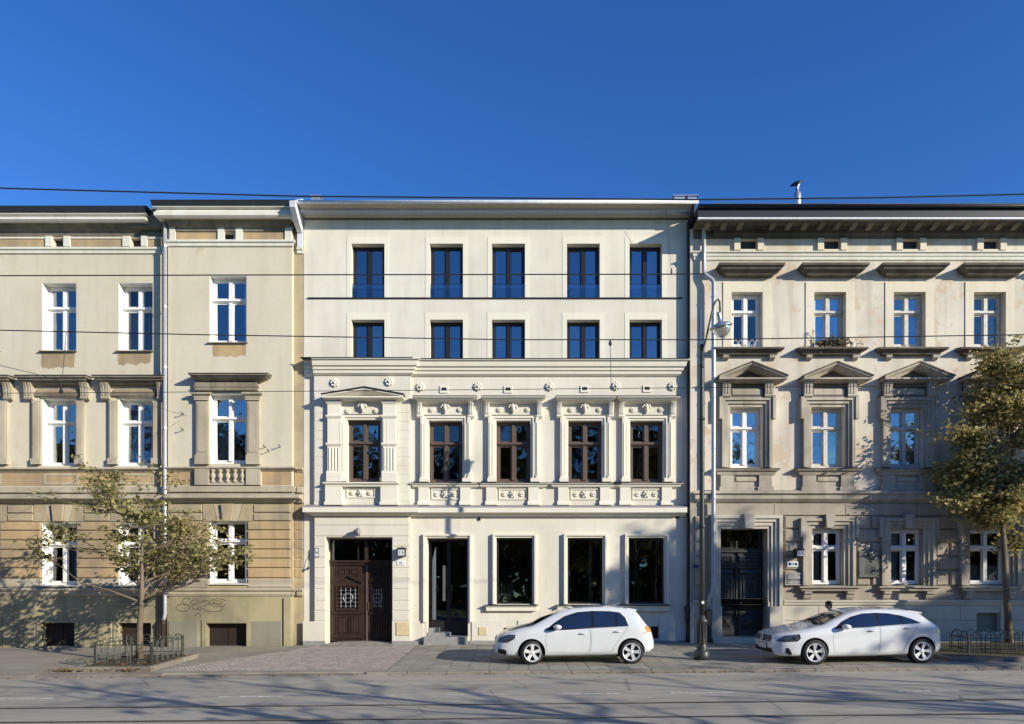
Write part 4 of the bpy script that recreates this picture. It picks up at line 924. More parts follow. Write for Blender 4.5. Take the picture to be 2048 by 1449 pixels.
for i, (a, b, c, d) in enumerate(RM):
    win(rt, a+.01, b-.01, c+.03, d-.01, WR+.22, M['whitewood'] if i == 0 else M['greywood'], pane=M['pane'], curtain=(cts[4], cts[1], cts[2], cts[5], None, cts[1], None)[i], fw=.09)
    cx = (a+b)/2
    m = MB()
    for w0, w1, o in ((0, .10, .05), (.10, .20, .11), (.20, .30, .17)):
        m.box(a-w1, a-w0, WR-o, WR, c, d+w0); m.box(b+w0, b+w1, WR-o, WR, c, d+w0); m.box(a-w1, b+w1, WR-o-.001, WR, d+w0, d+w1)
    m.box(a-.40, a-.301, WR-.22, WR, d-.42, d+.30); m.box(b+.301, b+.40, WR-.22, WR, d-.42, d+.30)
    build('window_surround', m, M['pinktrim'], rt)
    fz0, fz1 = d+.30, RZ(767)
    build('frieze', MB().box(a-.30, b+.30, WR-.10, WR, fz0+.03, fz1).box(a-.40, b+.40, WR-.17, WR, fz0, fz0+.05), M['soot'], rt)
    build('frieze_panel', MB().bbox(a+.02, b-.02, WR-.145, WR-.10, RZ(793), RZ(780), .02), M['pinktrim'], rt)
    for x0 in (a-.30, b+.04): console(rt, x0, x0+.26, RZ(799), RZ(768), WR-.10, .22, M['pinktrim'])
    p = pediment(rt, RX((1438, 1607, 1769, 1930, 2094, 2256, 2417)[i], WR-.38), RX((1573, 1743, 1904, 2066, 2228, 2390, 2551)[i], WR-.38), RX((1503, 1673, 1838, 1999, 2162, 2324, 2485)[i], WR-.38), RZ(770), RZ(759.5, WR-.2), RZ(728, WR-.3), WR, .46, M['pinktrim'], M['soot'], M['soot'])
    s = build('window_sill', MB().mould([(0, RZ(937)), (.24, RZ(940)), (.24, RZ(943)), (.16, RZ(945)), (.12, RZ(951)), (0, RZ(952))], cx-.84, cx+.80, WR), M['pinktrim'], rt)
    build('sheet_flashing', MB().poly_x([(WR+.18, RZ(936.2)), (WR-.27, RZ(939.2)), (WR-.27, RZ(940.6)), (WR+.18, RZ(937.4))], cx-1.10, cx+1.05), M['soot'], s)
    for x0, x1 in ((cx-.86, cx-.42), (cx+.40, cx+.82)):
        build('apron_pedestal', MB().box(x0, x1, WR-.12, WR, RZ(981), RZ(952)).box(x0-.05, x1+.05, WR-.16, WR, RZ(984), RZ(975)), M['pinktrim'], rt)
    build('apron_panel', MB().box(cx-.42, cx+.40, WR-.03, WR, RZ(984), RZ(952)).bbox(cx-.36, cx+.34, WR-.075, WR-.03, RZ(964), RZ(955), .02).box(cx-.46, cx+.44, WR-.09, WR, RZ(984), RZ(975)), M['pinktrim'], rt)
# crowning entablature
yo = WR-.74
ov = MB().mould([(0, RZ(407)), (.80, RZ(413, yo)), (.80, RZ(417, yo)), (.70, RZ(419, yo)), (.66, RZ(431, yo)), (.78, RZ(435, yo)), (.78, RZ(437.5, yo)), (.72, RZ(440, yo)), (.35, RZ(441, yo)), (.32, RZ(446, yo)), (.14, RZ(463)), (.10, RZ(470)), (.06, RZ(473)), (0, RZ(474))], XD0+.85, XD1, WR, 1, 0)
build('crowning_cornice', ov, M['soot'], rt)
build('gutter', MB().lathe([(.065, 0), (.065, XD1-XD0-.1)], (XD0+.05, yo-.11, RZ(413, yo-.1)), 10, 'x'), M['sheet'], rt, smooth=True)
build('fascia', MB().box(XD0+.06, XD1, yo-.065, yo+.06, RZ(440, yo), RZ(437, yo)), M['zincw'], rt)
build('fascia', MB().box(XD0+.06, XD1, yo-.045, yo+.05, RZ(435.5, yo), RZ(416, yo)), M['sheet'], rt)
build('frieze', MB().box(XD0+.1, XD1, WR-.04, WR, RZ(478.5), RZ(455)), M['soot'], rt)
MODM = None
for i in range(34):
    xx = RX(1415, WR-.45)+i*.525
    if xx > XD1-.3: break
    if i == 3 : continue
    if MODM is None:
        m = MB().poly_x([(.0, .12), (-.34, .12), (-.36, .02), (-.30, -.03), (-.12, -.07), (0, -.09)], -.085, .085).ball((0, -.36, .02), (.05, .03, .05), 6, 4)
        MODM = bpy.data.meshes.new('modillion'); MODM.from_pydata(m.v, [], m.f); MODM.materials.append(M['trimdark'])
    place(MODM, 'modillion', rt, (xx, WR-.28, RZ(452, WR-.4)))
for i, (a, b, c, d) in enumerate(RA):
    for x0, x1 in ((a-.20, a-.0), (b, b+.20)): build('attic_block', MB().box(x0, x1, WR-.09, WR, RZ(502), RZ(479)), M['pinkpale'], rt)
    build('attic_sill', MB().box(a, b, WR-.05, WR+.1, RZ(503), RZ(500)), M['pinkpale'], rt)
    build('attic_window', MB().box(a, b, WR+.16, WR+.19, c, d), M['iron'], rt)
strip(rt, XD0+.16, XD1, [(0, RZ(505)), (.14, RZ(506)), (.14, RZ(508)), (.09, RZ(510)), (.08, RZ(514)), (.05, RZ(516)), (.045, RZ(521)), (0, RZ(523))], WR, M['whitetrim'], 'string_course', 1, 0)
# string over ground floor
strip(rt, XD0+.30, XD1, [(0, RZ(980)), (.26, RZ(985)), (.26, RZ(989)), (.18, RZ(991)), (.17, RZ(999)), (.06, RZ(1005)), (0, RZ(1007))], WR, M['pinktrim'], 'string_course', 1, 0)
xx = XD0+.4
while xx < XD1-.1:
    x1 = min(xx+2.35, XD1); block('smooth_block', rt, xx, x1-.012, WR-.055, WR, RZ(1031), RZ(1009), M['taupe'], .01); xx = x1
# rusticated blocks with wide joints
cy = [(1033, 1057.5), (1059.5, 1084), (1086.5, 1112), (1114.5, 1140), (1142, 1171)]
piers = [(1389, 1411), (1568, 1606), (1713, 1768), (1871, 1923), (2033, 2085), (2188, 2246), (2350, 2408)]
for j, (p0, p1) in enumerate(cy):
    for k, (a, b) in enumerate(piers):
        x0, x1 = RX(a), RX(b); z0, z1 = RZ(p1), RZ(p0)
        if k in (2, 3, 4, 5, 6) and j in (2, 4) or (k in (2, 4) and j == 0):
            c = (x0+x1)/2; block('rusticated_block', rt, x0, c-.035, WR-.07, WR, z0, z1, M['taupe'], .035); block('rusticated_block', rt, c+.035, x1, WR-.07, WR, z0, z1, M['taupe'], .035)
        else: block('rusticated_block', rt, x0, x1, WR-.07, WR, z0, z1, M['taupe'], .035)
for (a, b, c, d) in RG:
    win(rt, a+.01, b-.01, c+.03, d-.01, WR+.20, M['whitewood'], pane=M['pane'], curtain=rnd.choice((cts[1], cts[4], cts[2])), fw=.09)
    m = MB()
    for w0, w1, o in ((0, .12, .06), (.12, .24, .12), (.24, .34, .18)):
        m.box(a-w1, a-w0, WR-o, WR, c, d+w0); m.box(b+w0, b+w1, WR-o, WR, c, d+w0); m.box(a-w1, b+w1, WR-o-.001, WR, d+w0, d+w1)
    m.box(a-.42, a-.341, WR-.22, WR, d-.30, d+.34); m.box(b+.341, b+.42, WR-.22, WR, d-.30, d+.34)
    build('window_surround', m, M['pinktrim'], rt)
    cx = (a+b)/2
    build('keystone', MB().poly_y([(cx-.15, RZ(1030)), (cx+.15, RZ(1030)), (cx+.12, RZ(1057)), (cx-.12, RZ(1057))], WR-.26, WR), M['pinktrim'], rt)
    s = build('window_sill', MB().mould([(0, RZ(1171.5)), (.22, RZ(1173.5)), (.22, RZ(1176)), (.14, RZ(1178)), (.13, RZ(1182)), (0, RZ(1183))], cx-.78, cx+.80, WR-.03), M['pinktrim'], rt)
    for q in (-.82, .58): build('sill_bracket', MB().poly_x([(WR, RZ(1183)), (WR-.20, RZ(1183)), (WR-.19, RZ(1188)), (WR-.13, RZ(1190)), (WR-.12, RZ(1195)), (WR-.07, RZ(1199)), (WR, RZ(1199))], cx+q, cx+q+.24), M['pinktrim'], rt)
strip(rt, XD0+.08, RX(1420), [(0, RZ(1200)), (.07, RZ(1201)), (.07, RZ(1204)), (.045, RZ(1207)), (0, RZ(1208))], WR-.048, M['stone'], 'plinth_course')
strip(rt, RX(1566), XD1, [(0, RZ(1200)), (.09, RZ(1201)), (.09, RZ(1204)), (.06, RZ(1206)), (.05, RZ(1210)), (0, RZ(1211))], WR-.048, M['stone'], 'plinth_course')
xx = RX(1542); sh = 0
for z0, z1 in ((RZ(1241), RZ(1212.5)), (RZ(1290), RZ(1241.6))):
    x = xx+sh
    if sh: block('plinth_block', rt, xx, x-.01, WR-.075, WR-.05, z0, z1-.006, M['stone'], .008)
    while x < XD1:
        x1 = min(x+1.55, XD1)
        if z0 < RB[3] and x < RB[1] and x1 > RB[0]:
            if RB[0]-x > .1: block('plinth_block', rt, x, RB[0]-.01, WR-.075, WR-.05, z0, z1-.006, M['stone'], .008)
            if x1-RB[1] > .1: block('plinth_block', rt, RB[1]+.01, x1-.01, WR-.075, WR-.05, z0, z1-.006, M['stone'], .008)
        else: block('plinth_block', rt, x, x1-.01, WR-.075, WR-.05, z0, z1-.006, M['stone'], .008)
        x = x1
    sh = .75
build('basement_window', MB().box(RB[0], RB[1], WR+.12, WR+.16, RB[2], RB[3]).box(RB[0], RB[1], WR+.05, WR+.12, RB[2], RB[2]+.05), M['greypanel'], rt)
# portal and black double door
a, b, c, d = RD
m = MB()
for w0, w1, o in ((0, .10, .03), (.10, .22, .08), (.22, .33, .13), (.33, .44, .19)):
    z0 = RZ(1213)
    m.box(a-w1*.75, a-w0*.75, WR-o, WR, z0, d+w0); m.box(b+w0, b+w1, WR-o, WR, z0, d+w0); m.box(a-w1*.75, b+w1, WR-o-.001, WR, d+w0, d+w1)
build('door_surround', m, M['stone'], rt)
for x0, x1 in ((a-.36, a-.0), (b+.0, b+.47)): build('surround_foot', MB().bbox(x0, x1, WR-.2, WR-.03, zbR, RZ(1213)-.002, .015), M['stone'], rt)
build('keystone', MB().poly_y([(RX(1484), RZ(1029)), (RX(1505), RZ(1029)), (RX(1503), RZ(1058)), (RX(1486), RZ(1058))], WR-.28, WR), M['stone'], rt)
dy = WR+.42; zg = RZ(1274); ztr = RZ(1104)
dr = build('front_door', MB().box(a+.005, b-.005, dy+.06, dy+.12, zg, ztr).box(a+.005, b-.005, dy-.07, dy+.06, ztr, ztr+.07).box(a+.005, b-.005, dy-.03, dy+.06, ztr+.09, ztr+.12).box(a, a+.06, dy, dy+.1, ztr+.12, d).box(b-.06, b, dy, dy+.1, ztr+.12, d), M['blackdoor'], rt)
build('fanlight', MB().box(a+.06, b-.06, dy+.04, dy+.05, ztr+.125, d-.02), M['panedark'], dr)
cxd = (a+b)/2-.0
build('fanlight_bar', MB().box(RX(1469), RX(1471), dy-.01, dy+.05, ztr+.12, RZ(1082)).box(RX(1479), RX(1482), dy-.03, dy+.04, ztr+.12, RZ(1081)).box(a, RX(1479), dy-.005, dy+.02, RZ(1096), RZ(1094)), M['blackdoor'], dr)
for x0, x1 in ((a+.02, RX(1475)), (RX(1484), b-.03)):
    build('door_leaf', MB().box(x0, x1, dy, dy+.058, zg+.01, ztr-.005), M['blackdoor'], dr)
    w_ = x1-x0
    def pn(p1, p0, o=.04, raised=.03, t=.05):
        z0, z1 = RZ(p1, dy), RZ(p0, dy); A, B = x0+.05, x1-.05
        m = MB().box(A, B, dy-o, dy, z0, z0+t).box(A, B, dy-o, dy, z1-t, z1).box(A, A+t, dy-o, dy, z0+t, z1-t).box(B-t, B, dy-o, dy, z0+t, z1-t).bbox(A+t+.03, B-t-.03, dy-raised, dy, z0+t+.03, z1-t-.03, .025)
        build('carved_panel', m, M['blackdoor'], dr)
    pn(1130, 1112); pn(1206, 1153, t=.06)
    build('panel_shelf', MB().mould([(0, RZ(1133, dy)), (.10, RZ(1134, dy)), (.10, RZ(1136, dy)), (.03, RZ(1140, dy)), (.06, RZ(1146, dy)), (0, RZ(1150, dy))], x0+.08, x1-.08, dy), M['blackdoor'], dr)
    build('panel_shelf', MB().mould([(0, RZ(1206.5, dy)), (.05, RZ(1208, dy)), (.09, RZ(1214, dy)), (.09, RZ(1217, dy)), (.04, RZ(1220, dy)), (.07, RZ(1226, dy)), (0, RZ(1228, dy))], x0+.08, x1-.08, dy), M['blackdoor'], dr)
    z0, z1 = RZ(1256, dy), RZ(1230, dy); A, B = x0+.06, x1-.06; mx, mz = (A+B)/2, (z0+z1)/2
    build('pyramid_panel', MB().add([(A, dy, z0), (B, dy, z0), (B, dy, z1), (A, dy, z1), (mx, dy-.11, mz)], [(0, 1, 4), (1, 2, 4), (2, 3, 4), (3, 0, 4)]).box(A-.03, B+.03, dy-.05, dy, z0-.04, z0).box(A-.03, B+.03, dy-.05, dy, z1, z1+.04), M['blackdoor'], dr)
    build('kick_board', MB().box(x0, x1, dy-.05, dy, zg+.01, z0-.06), M['blackdoor'], dr)
    om = MB(); mx = (x0+x1)/2; mz = RZ(1180, dy)
    for s in (-1, 1):
        om.tube([(mx+.09*math.sin(t*.7)*(1-t*.05), dy-.045, mz+s*(.02+t*.026)) for t in range(11)], [.022-.0012*t for t in range(11)], 5)
        om.tube([(mx-.08*math.sin(t*.7)*(1-t*.05), dy-.045, mz+s*(.02+t*.022)) for t in range(9)], .014, 5)
    om.ball((mx, dy-.045, mz), (.05, .03, .06), 8, 5)
    for qx in (-1, 1):
        for qz in (-1, 1): om.ball((mx+qx*(w_/2-.13), dy-.045, mz+qz*.34), .025, 6, 4)
    build('carved_scroll', om, M['blackdoor'], dr, smooth=True)
build('astragal', MB().lathe([(.05, 0), (.05, .2), (.038, .22), (.045, 1.7), (.06, 1.74), (.045, 1.78), (.06, 1.83)], (RX(1479.5), dy-.03, RZ(1236, dy)), 10), M['blackdoor'], dr, smooth=True)
for x, p in ((1487, 1206), (1534.5, 1187)): build('door_knob', MB().ball((RX(x), dy-.08 if x < 1500 else WR+.1, RZ(p)), .035, 8, 6), M['steel'], dr, smooth=True)
build('recess_lining', MB().box(a, a+.01, WR+.02, dy, RZ(1275), d).box(b-.012, b, WR+.02, dy, RZ(1275), d).box(a+.01, b-.012, WR+.02, dy, d-.01, d), M['taupe'], rt)
build('door_step', MB().bbox(RX(1421), RX(1546), WR-.42, WR+.5, RZ(1292), RZ(1276), .03), M['stone'], rt)
# zinc downpipe with a swan neck
r_ = .07
P = [(RX(1405), yo, RZ(430, yo)), (RX(1405), WR-.35, RZ(452)), (RX(1405.5), WR-.14, RZ(466)), (RX(1405.5), WR-.14, RZ(549)), (RX(1407), WR-.15, RZ(553)), (RX(1421), WR-.22, RZ(566)), (RX(1423.5), WR-.24, RZ(572)), (RX(1423), WR-.24, RZ(1170)), (RX(1421), WR-.24, RZ(1184)), (RX(1414), WR-.24, RZ(1196)), (RX(1414), WR-.24, RZ(1222))]
dp = build('downpipe', MB().tube(P, r_, 10), M['pipegrey'], rt, smooth=True)
for p in (480, 600, 700, 800, 900, 1000, 1100, 1160): build('pipe_collar', MB().lathe([(r_+.014, -.02), (r_+.014, .02)], (RX(1405.5 if p < 540 else 1423), WR-(.14 if p < 540 else .24), RZ(p)), 10), M['zinc'], dp)
build('pipe_foot', MB().lathe([(.07, 0), (.085, .1), (.085, .9), (.11, .92), (.11, 1.05), (.08, 1.08)], (RX(1414), WR-.24, RZ(1284)), 10), M['iron'], dp, smooth=True)
# thinner iron pipe / lightning conductor strip beside it
build('conductor', MB().tube([(RX(1401), WR-.03, RZ(615)), (RX(1401), WR-.03, RZ(1010))], .02, 5), M['zinc'], rt)
# flue pipe on the roof
fx, fy = PX(1593, WR+2.0), WR+2.0
build('flue', MB().lathe([(.13, -.6), (.13, .26), (.10, .30), (.055, .34), (.055, .50), (.10, .58), (.10, .62)], (fx+.03, fy, PZ(402, fy)), 12).add([], []), M['zinc'], rt, smooth=True)
build('flue_cap', MB().lathe([(.06, -.03), (.22, 0), (.20, .05), (.05, .10)], (0, 0, 0), 12), M['sheet'], rt, smooth=True, org=(0, 0, 0))
fc = [o for o in C.objects if o.name.startswith('flue_cap')][-1]; fc.location = Vector((fx-.01, fy-.02, PZ(368, fy)-.03))-ORG[rt.name]; fc.rotation_euler = (.35, -.45, 0)
# planting in the second window and rail in the first
def bunch(cx, cy, cz, n, sx, sz, mat, name, lab, cat):
    m = MB(); r = random.Random(3)
    for i in range(n):
        x = cx+r.gauss(0, sx); z = cz+abs(r.gauss(0, sz)); y = cy+r.uniform(-.12, .1)
        pts = [(x*.3+cx*.7, cy, cz)]
        p1 = (x, y, z+.05); p2 = (x+r.gauss(0, .12), y-r.uniform(0, .15), z-r.uniform(-.05, .35))
        m.tube([pts[0], p1, p2], [.01, .008, .004], 3)
        for k in range(3):
            q = Vector(p1).lerp(Vector(p2), r.random()); u = Vector((r.gauss(0, 1), r.gauss(0, 1), r.gauss(0, 1))).normalized()*.035; v = Vector((r.gauss(0, 1), r.gauss(0, 1), r.gauss(0, 1))).normalized()*.03
            m.add([q-u-v, q+u-v, q+u+v, q-u+v], [(0, 1, 2, 3)])
    t = thing(name, lab, cat, (cx, cy, cz-.1)); build('foliage', m, mat, t, kind=None)
    return t
a, b, c, d = RT[1]; cx = (a+b)/2
t = bunch(cx+.0, WR-.08, c+.03, 90, .32, .12, M['leafdry'], 'window_plant', 'half-dried trailing plants on the sill of the second top-floor window of the right tenement', 'plant')
build('planter_trough', MB().box(cx-.45, cx+.45, WR-.16, WR+.0, c+.045, c+.16), M['wood'], t)
a, b, c, d = RT[0]
t = thing('window_rail', 'low white looped wire rail on the sill of the top-floor window nearest the street lamp', 'window rail', ((a+b)/2, WR+.05, c+.03))
for i in range(5):
    x0 = a+.06+(b-a-.12)*i/5; w_ = (b-a-.12)/5
    build('loop', MB().tube([(x0+.02, WR+.05, c+.03), (x0+.02, WR+.05, c+.18), (x0+w_*.5, WR+.05, c+.25), (x0+w_-.02, WR+.05, c+.18), (x0+w_-.02, WR+.05, c+.03)], .009, 5), M['sign'], t)
# signs of the right house
YS = WR-.07
lantern(1585, 1107, .235, .27, YS, '13', 'small dark number lantern on the taupe block right of the black door', 'sign')
np_ = thing('number_plate', 'white number plate with two dark blue fields, under the lantern right of the black door', 'house number', (RX(1583), YS, RZ(1129)), 'house number plates')
build('plate', MB().bbox(RX(1572.5), RX(1594), YS-.03, YS-.002, RZ(1135), RZ(1123.5), .006), M['sign'], np_)
build('blue_field', MB().box(RX(1575), RX(1580), YS-.034, YS-.029, RZ(1131.5), RZ(1126)).box(RX(1588), RX(1592), YS-.034, YS-.029, RZ(1131.5), RZ(1126)), M['blue'], np_)
text('13', .10, M['plqd'], 'number', np_, (RX(1584), YS-.035, RZ(1128.7)))
mp = thing('memorial_plaque', 'landscape dark plaque with pale lettering, lowest beside the black door of the right tenement', 'plaque', (RX(1585), YS, RZ(1158)), 'plaques on the right tenement')
build('board', MB().bbox(RX(1567), RX(1603.5), YS-.05, YS-.002, RZ(1171.5), RZ(1146), .008), M['plq'], mp)
m = MB(); t_ = .022
x0, x1, z0, z1 = RX(1568), RX(1602.5), RZ(1170.5), RZ(1147)
m.box(x0, x1, YS-.058, YS-.05, z0, z0+t_).box(x0, x1, YS-.058, YS-.05, z1-t_, z1).box(x0, x0+t_, YS-.058, YS-.05, z0+t_, z1-t_).box(x1-t_, x1, YS-.058, YS-.05, z0+t_, z1-t_)
build('border', m, M['plql'], mp)
m = MB(); r = random.Random(5)
for row, (p, hw) in enumerate(((1150.5, 11), (1152.8, 12.5), (1155.1, 13), (1157.4, 12), (1162.5, 7), (1164.8, 12), (1167, 8))):
    x = 1585-hw
    while x < 1585+hw:
        w_ = r.uniform(1.2, 3.2); m.box(RX(x), RX(min(x+w_, 1585+hw)), YS-.054, YS-.049, RZ(p+.7), RZ(p-.7)); x += w_+.5
build('lettering', m, M['plql'], mp)
m = MB().box(RX(1572), RX(1582), YS-.054, YS-.049, RZ(1160.4), RZ(1159.8)).box(RX(1588), RX(1598), YS-.054, YS-.049, RZ(1160.4), RZ(1159.8)); build('divider', m, M['plqd'], mp)
pl = thing('memorial_plaque', 'tall grey stone plaque with a carved head above lettering, between two ground-floor windows', 'plaque', (RX(1736.5), YS, RZ(1129)), 'plaques on the right tenement')
x0, x1, z0, z1 = RX(1717.5, YS-.08), RX(1757, YS-.08), RZ(1155, YS-.08), RZ(1102, YS-.08)
build('slab', MB().bbox(x0, x1, YS-.10, YS-.002, z0, z1, .01), M['plq'], pl)
hx, hz = RX(1738), RZ(1113); yy = YS-.10
build('relief_field', MB().box(RX(1728), RX(1729.5), yy-.004, yy, RZ(1125.5), z1-.01).box(RX(1728), RX(1746), yy-.004, yy, RZ(1126.6), RZ(1125.6)).box(RX(1727), RX(1752), yy-.004, yy, RZ(1129.7), RZ(1128.9)), M['plqd'], pl)
hm = MB().ball((hx, yy, hz+.02), (.105, .045, .15), 12, 8).ball((hx-.02, yy, hz+.08), (.12, .05, .10), 10, 6).ball((hx+.03, yy-.04, hz-.01), (.016, .02, .035), 6, 4).ball((hx, yy, hz-.14), (.06, .035, .08), 8, 5).ball((hx-.0, yy-.033, hz-.075), (.035, .012, .01), 6, 4)
build('relief_head', hm, M['plq'], pl, smooth=True)
hm = MB()
for q in (-.045, .055): hm.ball((hx+q, yy-.042, hz+.03), (.022, .008, .010), 6, 4)
hm.ball((hx-.11, yy-.01, hz+.03), (.018, .012, .10), 6, 5)
build('relief_shadow_cut', hm, M['plqd'], pl)
m = MB(); r = random.Random(6)
for p, hw in ((1132.3, 10), (1134.6, 11.5), (1136.9, 11), (1139.2, 12.5), (1141.5, 13), (1143.8, 12.5), (1146.1, 14), (1148.3, 13), (1150.2, 7)):
    x = 1737.5-hw
    while x < 1737.5+hw:
        w_ = r.uniform(1.0, 3.0); m.box(RX(x), RX(min(x+w_, 1737.5+hw)), yy-.004, yy, RZ(p+.75), RZ(p-.6)); x += w_+.5
build('lettering', m, M['plqd'], pl)
tag(build('street_sign', MB().bbox(RX(1385.5), RX(1396.5), YS-.03, YS-.002, RZ(1136), RZ(1130), .004), M['blue']), 'small blue enamel sign on the shaded block between the dark downpipe and the street lamp', 'sign')
tag(build('wall_cable', MB().tube([(RX(1579), YS-.01, RZ(1088)), (RX(1577.5), YS-.03, RZ(1092)), (RX(1581), YS-.03, RZ(1098)), (RX(1583), YS-.1, RZ(1098))], .012, 5), M['sign']), 'curled pale cable above the number lantern of the right tenement', 'cable')
# ================================================================ GROUND
def struct(o): o['kind'] = 'structure'; return o
KY = 18.2
# far ground sheet
struct(build('ground', MB().box(-600, 600, -500, 800, -1.2, -.75), M['ground'], base=True))
nx = 40
def sheet(x0, x1, y0, y1, zf, n=20, thick=.3):
    vs = []; fs = []
    for i in range(n+1):
        x = x0+(x1-x0)*i/n
        vs += [(x, y0, zf(x, y0)), (x, y1, zf(x, y1)), (x, y0, zf(x, y0)-thick), (x, y1, zf(x, y1)-thick)]
    for i in range(n):
        a, b = 4*i, 4*i+4; fs += [(a, b, b+1, a+1), (a+2, a+3, b+3, b+2), (a, a+2, b+2, b), (a+1, b+1, b+3, a+3)]
    return MB().add(vs, fs)
road = struct(build('road', sheet(-80, 80, 4.0, KY-.02, lambda x, y: rz(x)), M['road']))
struct(build('near_pavement', sheet(-80, 80, -4, 3.8, lambda x, y: rz(x)+.1), M['asph']))
struct(build('park_ground', sheet(-80, 80, -60, -4.01, lambda x, y: rz(x)+.09), M['ground']))
SX0 = PX(783, 19.5); 
pav = struct(build('pavement', sheet(-80, 80, KY+.02, W+1.5, lambda x, y: gz(x, y)-.012), M['asph']))
# kerb stones
xk = -13.6; km = {}
while xk < 14.5:
    L = .95+.1*rnd.random(); L = round(L, 2)
    if L not in km:
        m = MB().add([(0, 0, -.2), (L-.015, 0, -.2), (L-.015, .16, -.2), (0, .16, -.2), (0, .012, .068), (L-.015, .012, .068), (L-.015, .16, .078), (0, .16, .078), (0, 0, .05), (L-.015, 0, .05)],
                     [(0, 1, 9, 8), (8, 9, 5, 4), (4, 5, 6, 7), (1, 2, 6, 5, 9), (0, 8, 4, 7, 3), (2, 3, 7, 6)])
        me = bpy.data.meshes.new('kerb_stone'); me.from_pydata(m.v, [], m.f); me.materials.append(M['kerb']); km[L] = me
    drop = -.05 if -8.6 < xk < -4.2 else 0
    place(km[L], 'kerb_stone', pav, (xk, KY-.14+rnd.uniform(-.008, .008), rz(xk)+rnd.uniform(-.006, .006)+drop), rot=(0, -math.atan(.0085)+rnd.gauss(0, .004), rnd.gauss(0, .003)))
    xk += L
build('kerb_course', sheet(-80, -13.6, KY-.14, KY+.02, lambda x, y: rz(x)+.078), M['kerb'], pav); build('kerb_course', sheet(14.6, 80, KY-.14, KY+.02, lambda x, y: rz(x)+.078), M['kerb'], pav)
# concrete slabs: nearest rows as parts
sm_ = None; rows_ = 0; far = MB(); s = .5
m = MB().box(0, s-.012, 0, s-.012, -.05, 0)
slab_me = []
for v in range(4):
    m = MB(); tl = [rnd.uniform(-.003, .003) for _ in range(4)]
    m.add([(0, 0, -.05), (s-.014, 0, -.05), (s-.014, s-.014, -.05), (0, s-.014, -.05), (0, 0, tl[0]), (s-.014, 0, tl[1]), (s-.014, s-.014, tl[2]), (0, s-.014, tl[3])], [(4, 5, 6, 7), (0, 1, 5, 4), (1, 2, 6, 5), (2, 3, 7, 6), (3, 0, 4, 7)])
    me = bpy.data.meshes.new('paving_slab'); me.from_pydata(m.v, [], m.f); me.materials.append(M['slab']); slab_me.append(me)
cnt = 0
for j in range(13):
    y = KY+.03+j*s
    for i in range(44):
        x = SX0+.1+i*s+(j % 2)*.25*0
        if 11.1 < x < 17.2 and 18.6 < y < 21.9: continue
        if y > W-.45: continue
        if cnt < 292: place(slab_me[rnd.randrange(4)], 'paving_slab', pav, (x, y, gz(x, y)+.003+rnd.uniform(-.003, .003)), rot=(math.atan(.0245), -math.atan(.0085), 0)); cnt += 1
        else:
            z = [gz(x+dx, y+dy)+.002 for dx, dy in ((0, 0), (s-.014, 0), (s-.014, s-.014), (0, s-.014))]
            far.add([(x, y, z[0]), (x+s-.014, y, z[1]), (x+s-.014, y+s-.014, z[2]), (x, y+s-.014, z[3])], [(0, 1, 2, 3)])
build('paving_slab', far, M['slab'], pav, kind='stuff')
# reddish cobbled crossing in front of the gate
cm = MB(); c = .105
y = KY+.04
while y < W-.1:
    t = (y-KY)/(W-KY)
    xa = -9.1+t*2.9; xb = SX0-.02
    x = xa
    while x < xb:
        z = gz(x, y)+rnd.uniform(-.006, .004)-(.03 if y < KY+.5 else 0)*(1-(y-KY)*2)
        w = c-.012
        cm.add([(x, y, z-.02), (x+w, y, z-.02), (x+w, y+w, z-.02), (x, y+w, z-.02), (x+.012, y+.012, z+.004), (x+w-.012, y+.012, z+.004), (x+w-.012, y+w-.012, z+.004), (x+.012, y+w-.012, z+.004)],
               [(4, 5, 6, 7), (0, 1, 5, 4), (1, 2, 6, 5), (2, 3, 7, 6), (3, 0, 4, 7)])
        x += c
    y += c
build('cobbles', cm, M['cobble'], pav, kind='stuff')
m = MB(); n = 14
for i in range(n):        # pale threshold ramp of the gate
    x0 = PX(650)+(PX(790)-PX(650))*i/n; x1 = PX(650)+(PX(790)-PX(650))*(i+1)/n; b0 = .085*math.sin(math.pi*(i+.5)/n)**.5
    z = gz(x0, W-.2)
    m.add([(x0, W-.60, z), (x1, W-.60, z), (x1, W+.6, z+b0), (x0, W+.6, z+b0), (x1, W-.15, z+b0), (x0, W-.15, z+b0)], [(0, 1, 4, 5), (5, 4, 2, 3)])
build('threshold_ramp', m, M['slab'], pav)
# tram rails, lane dashes
for y in (13.5, 12.065):
    m = MB()
    build('tram_rail', sheet(-80, 80, y-.035, y+.035, lambda x, yy: rz(x)+.008, 20, .02), M['railsteel'], road)
    build('rail_groove', sheet(-80, 80, y-.075, y-.036, lambda x, yy: rz(x)+.004, 20, .002), M['groove'], road); build('rail_groove', sheet(-80, 80, y+.036, y+.055, lambda x, yy: rz(x)+.004, 20, .002), M['groove'], road)
for i in range(-9, 10):
    x0 = -8.05+i*2.24
    build('lane_dash', sheet(x0, x0+1.25, 14.62, 14.72, lambda x, yy: rz(x)+.004, 2, .002), M['paint'], road)
m = MB(); x = -16
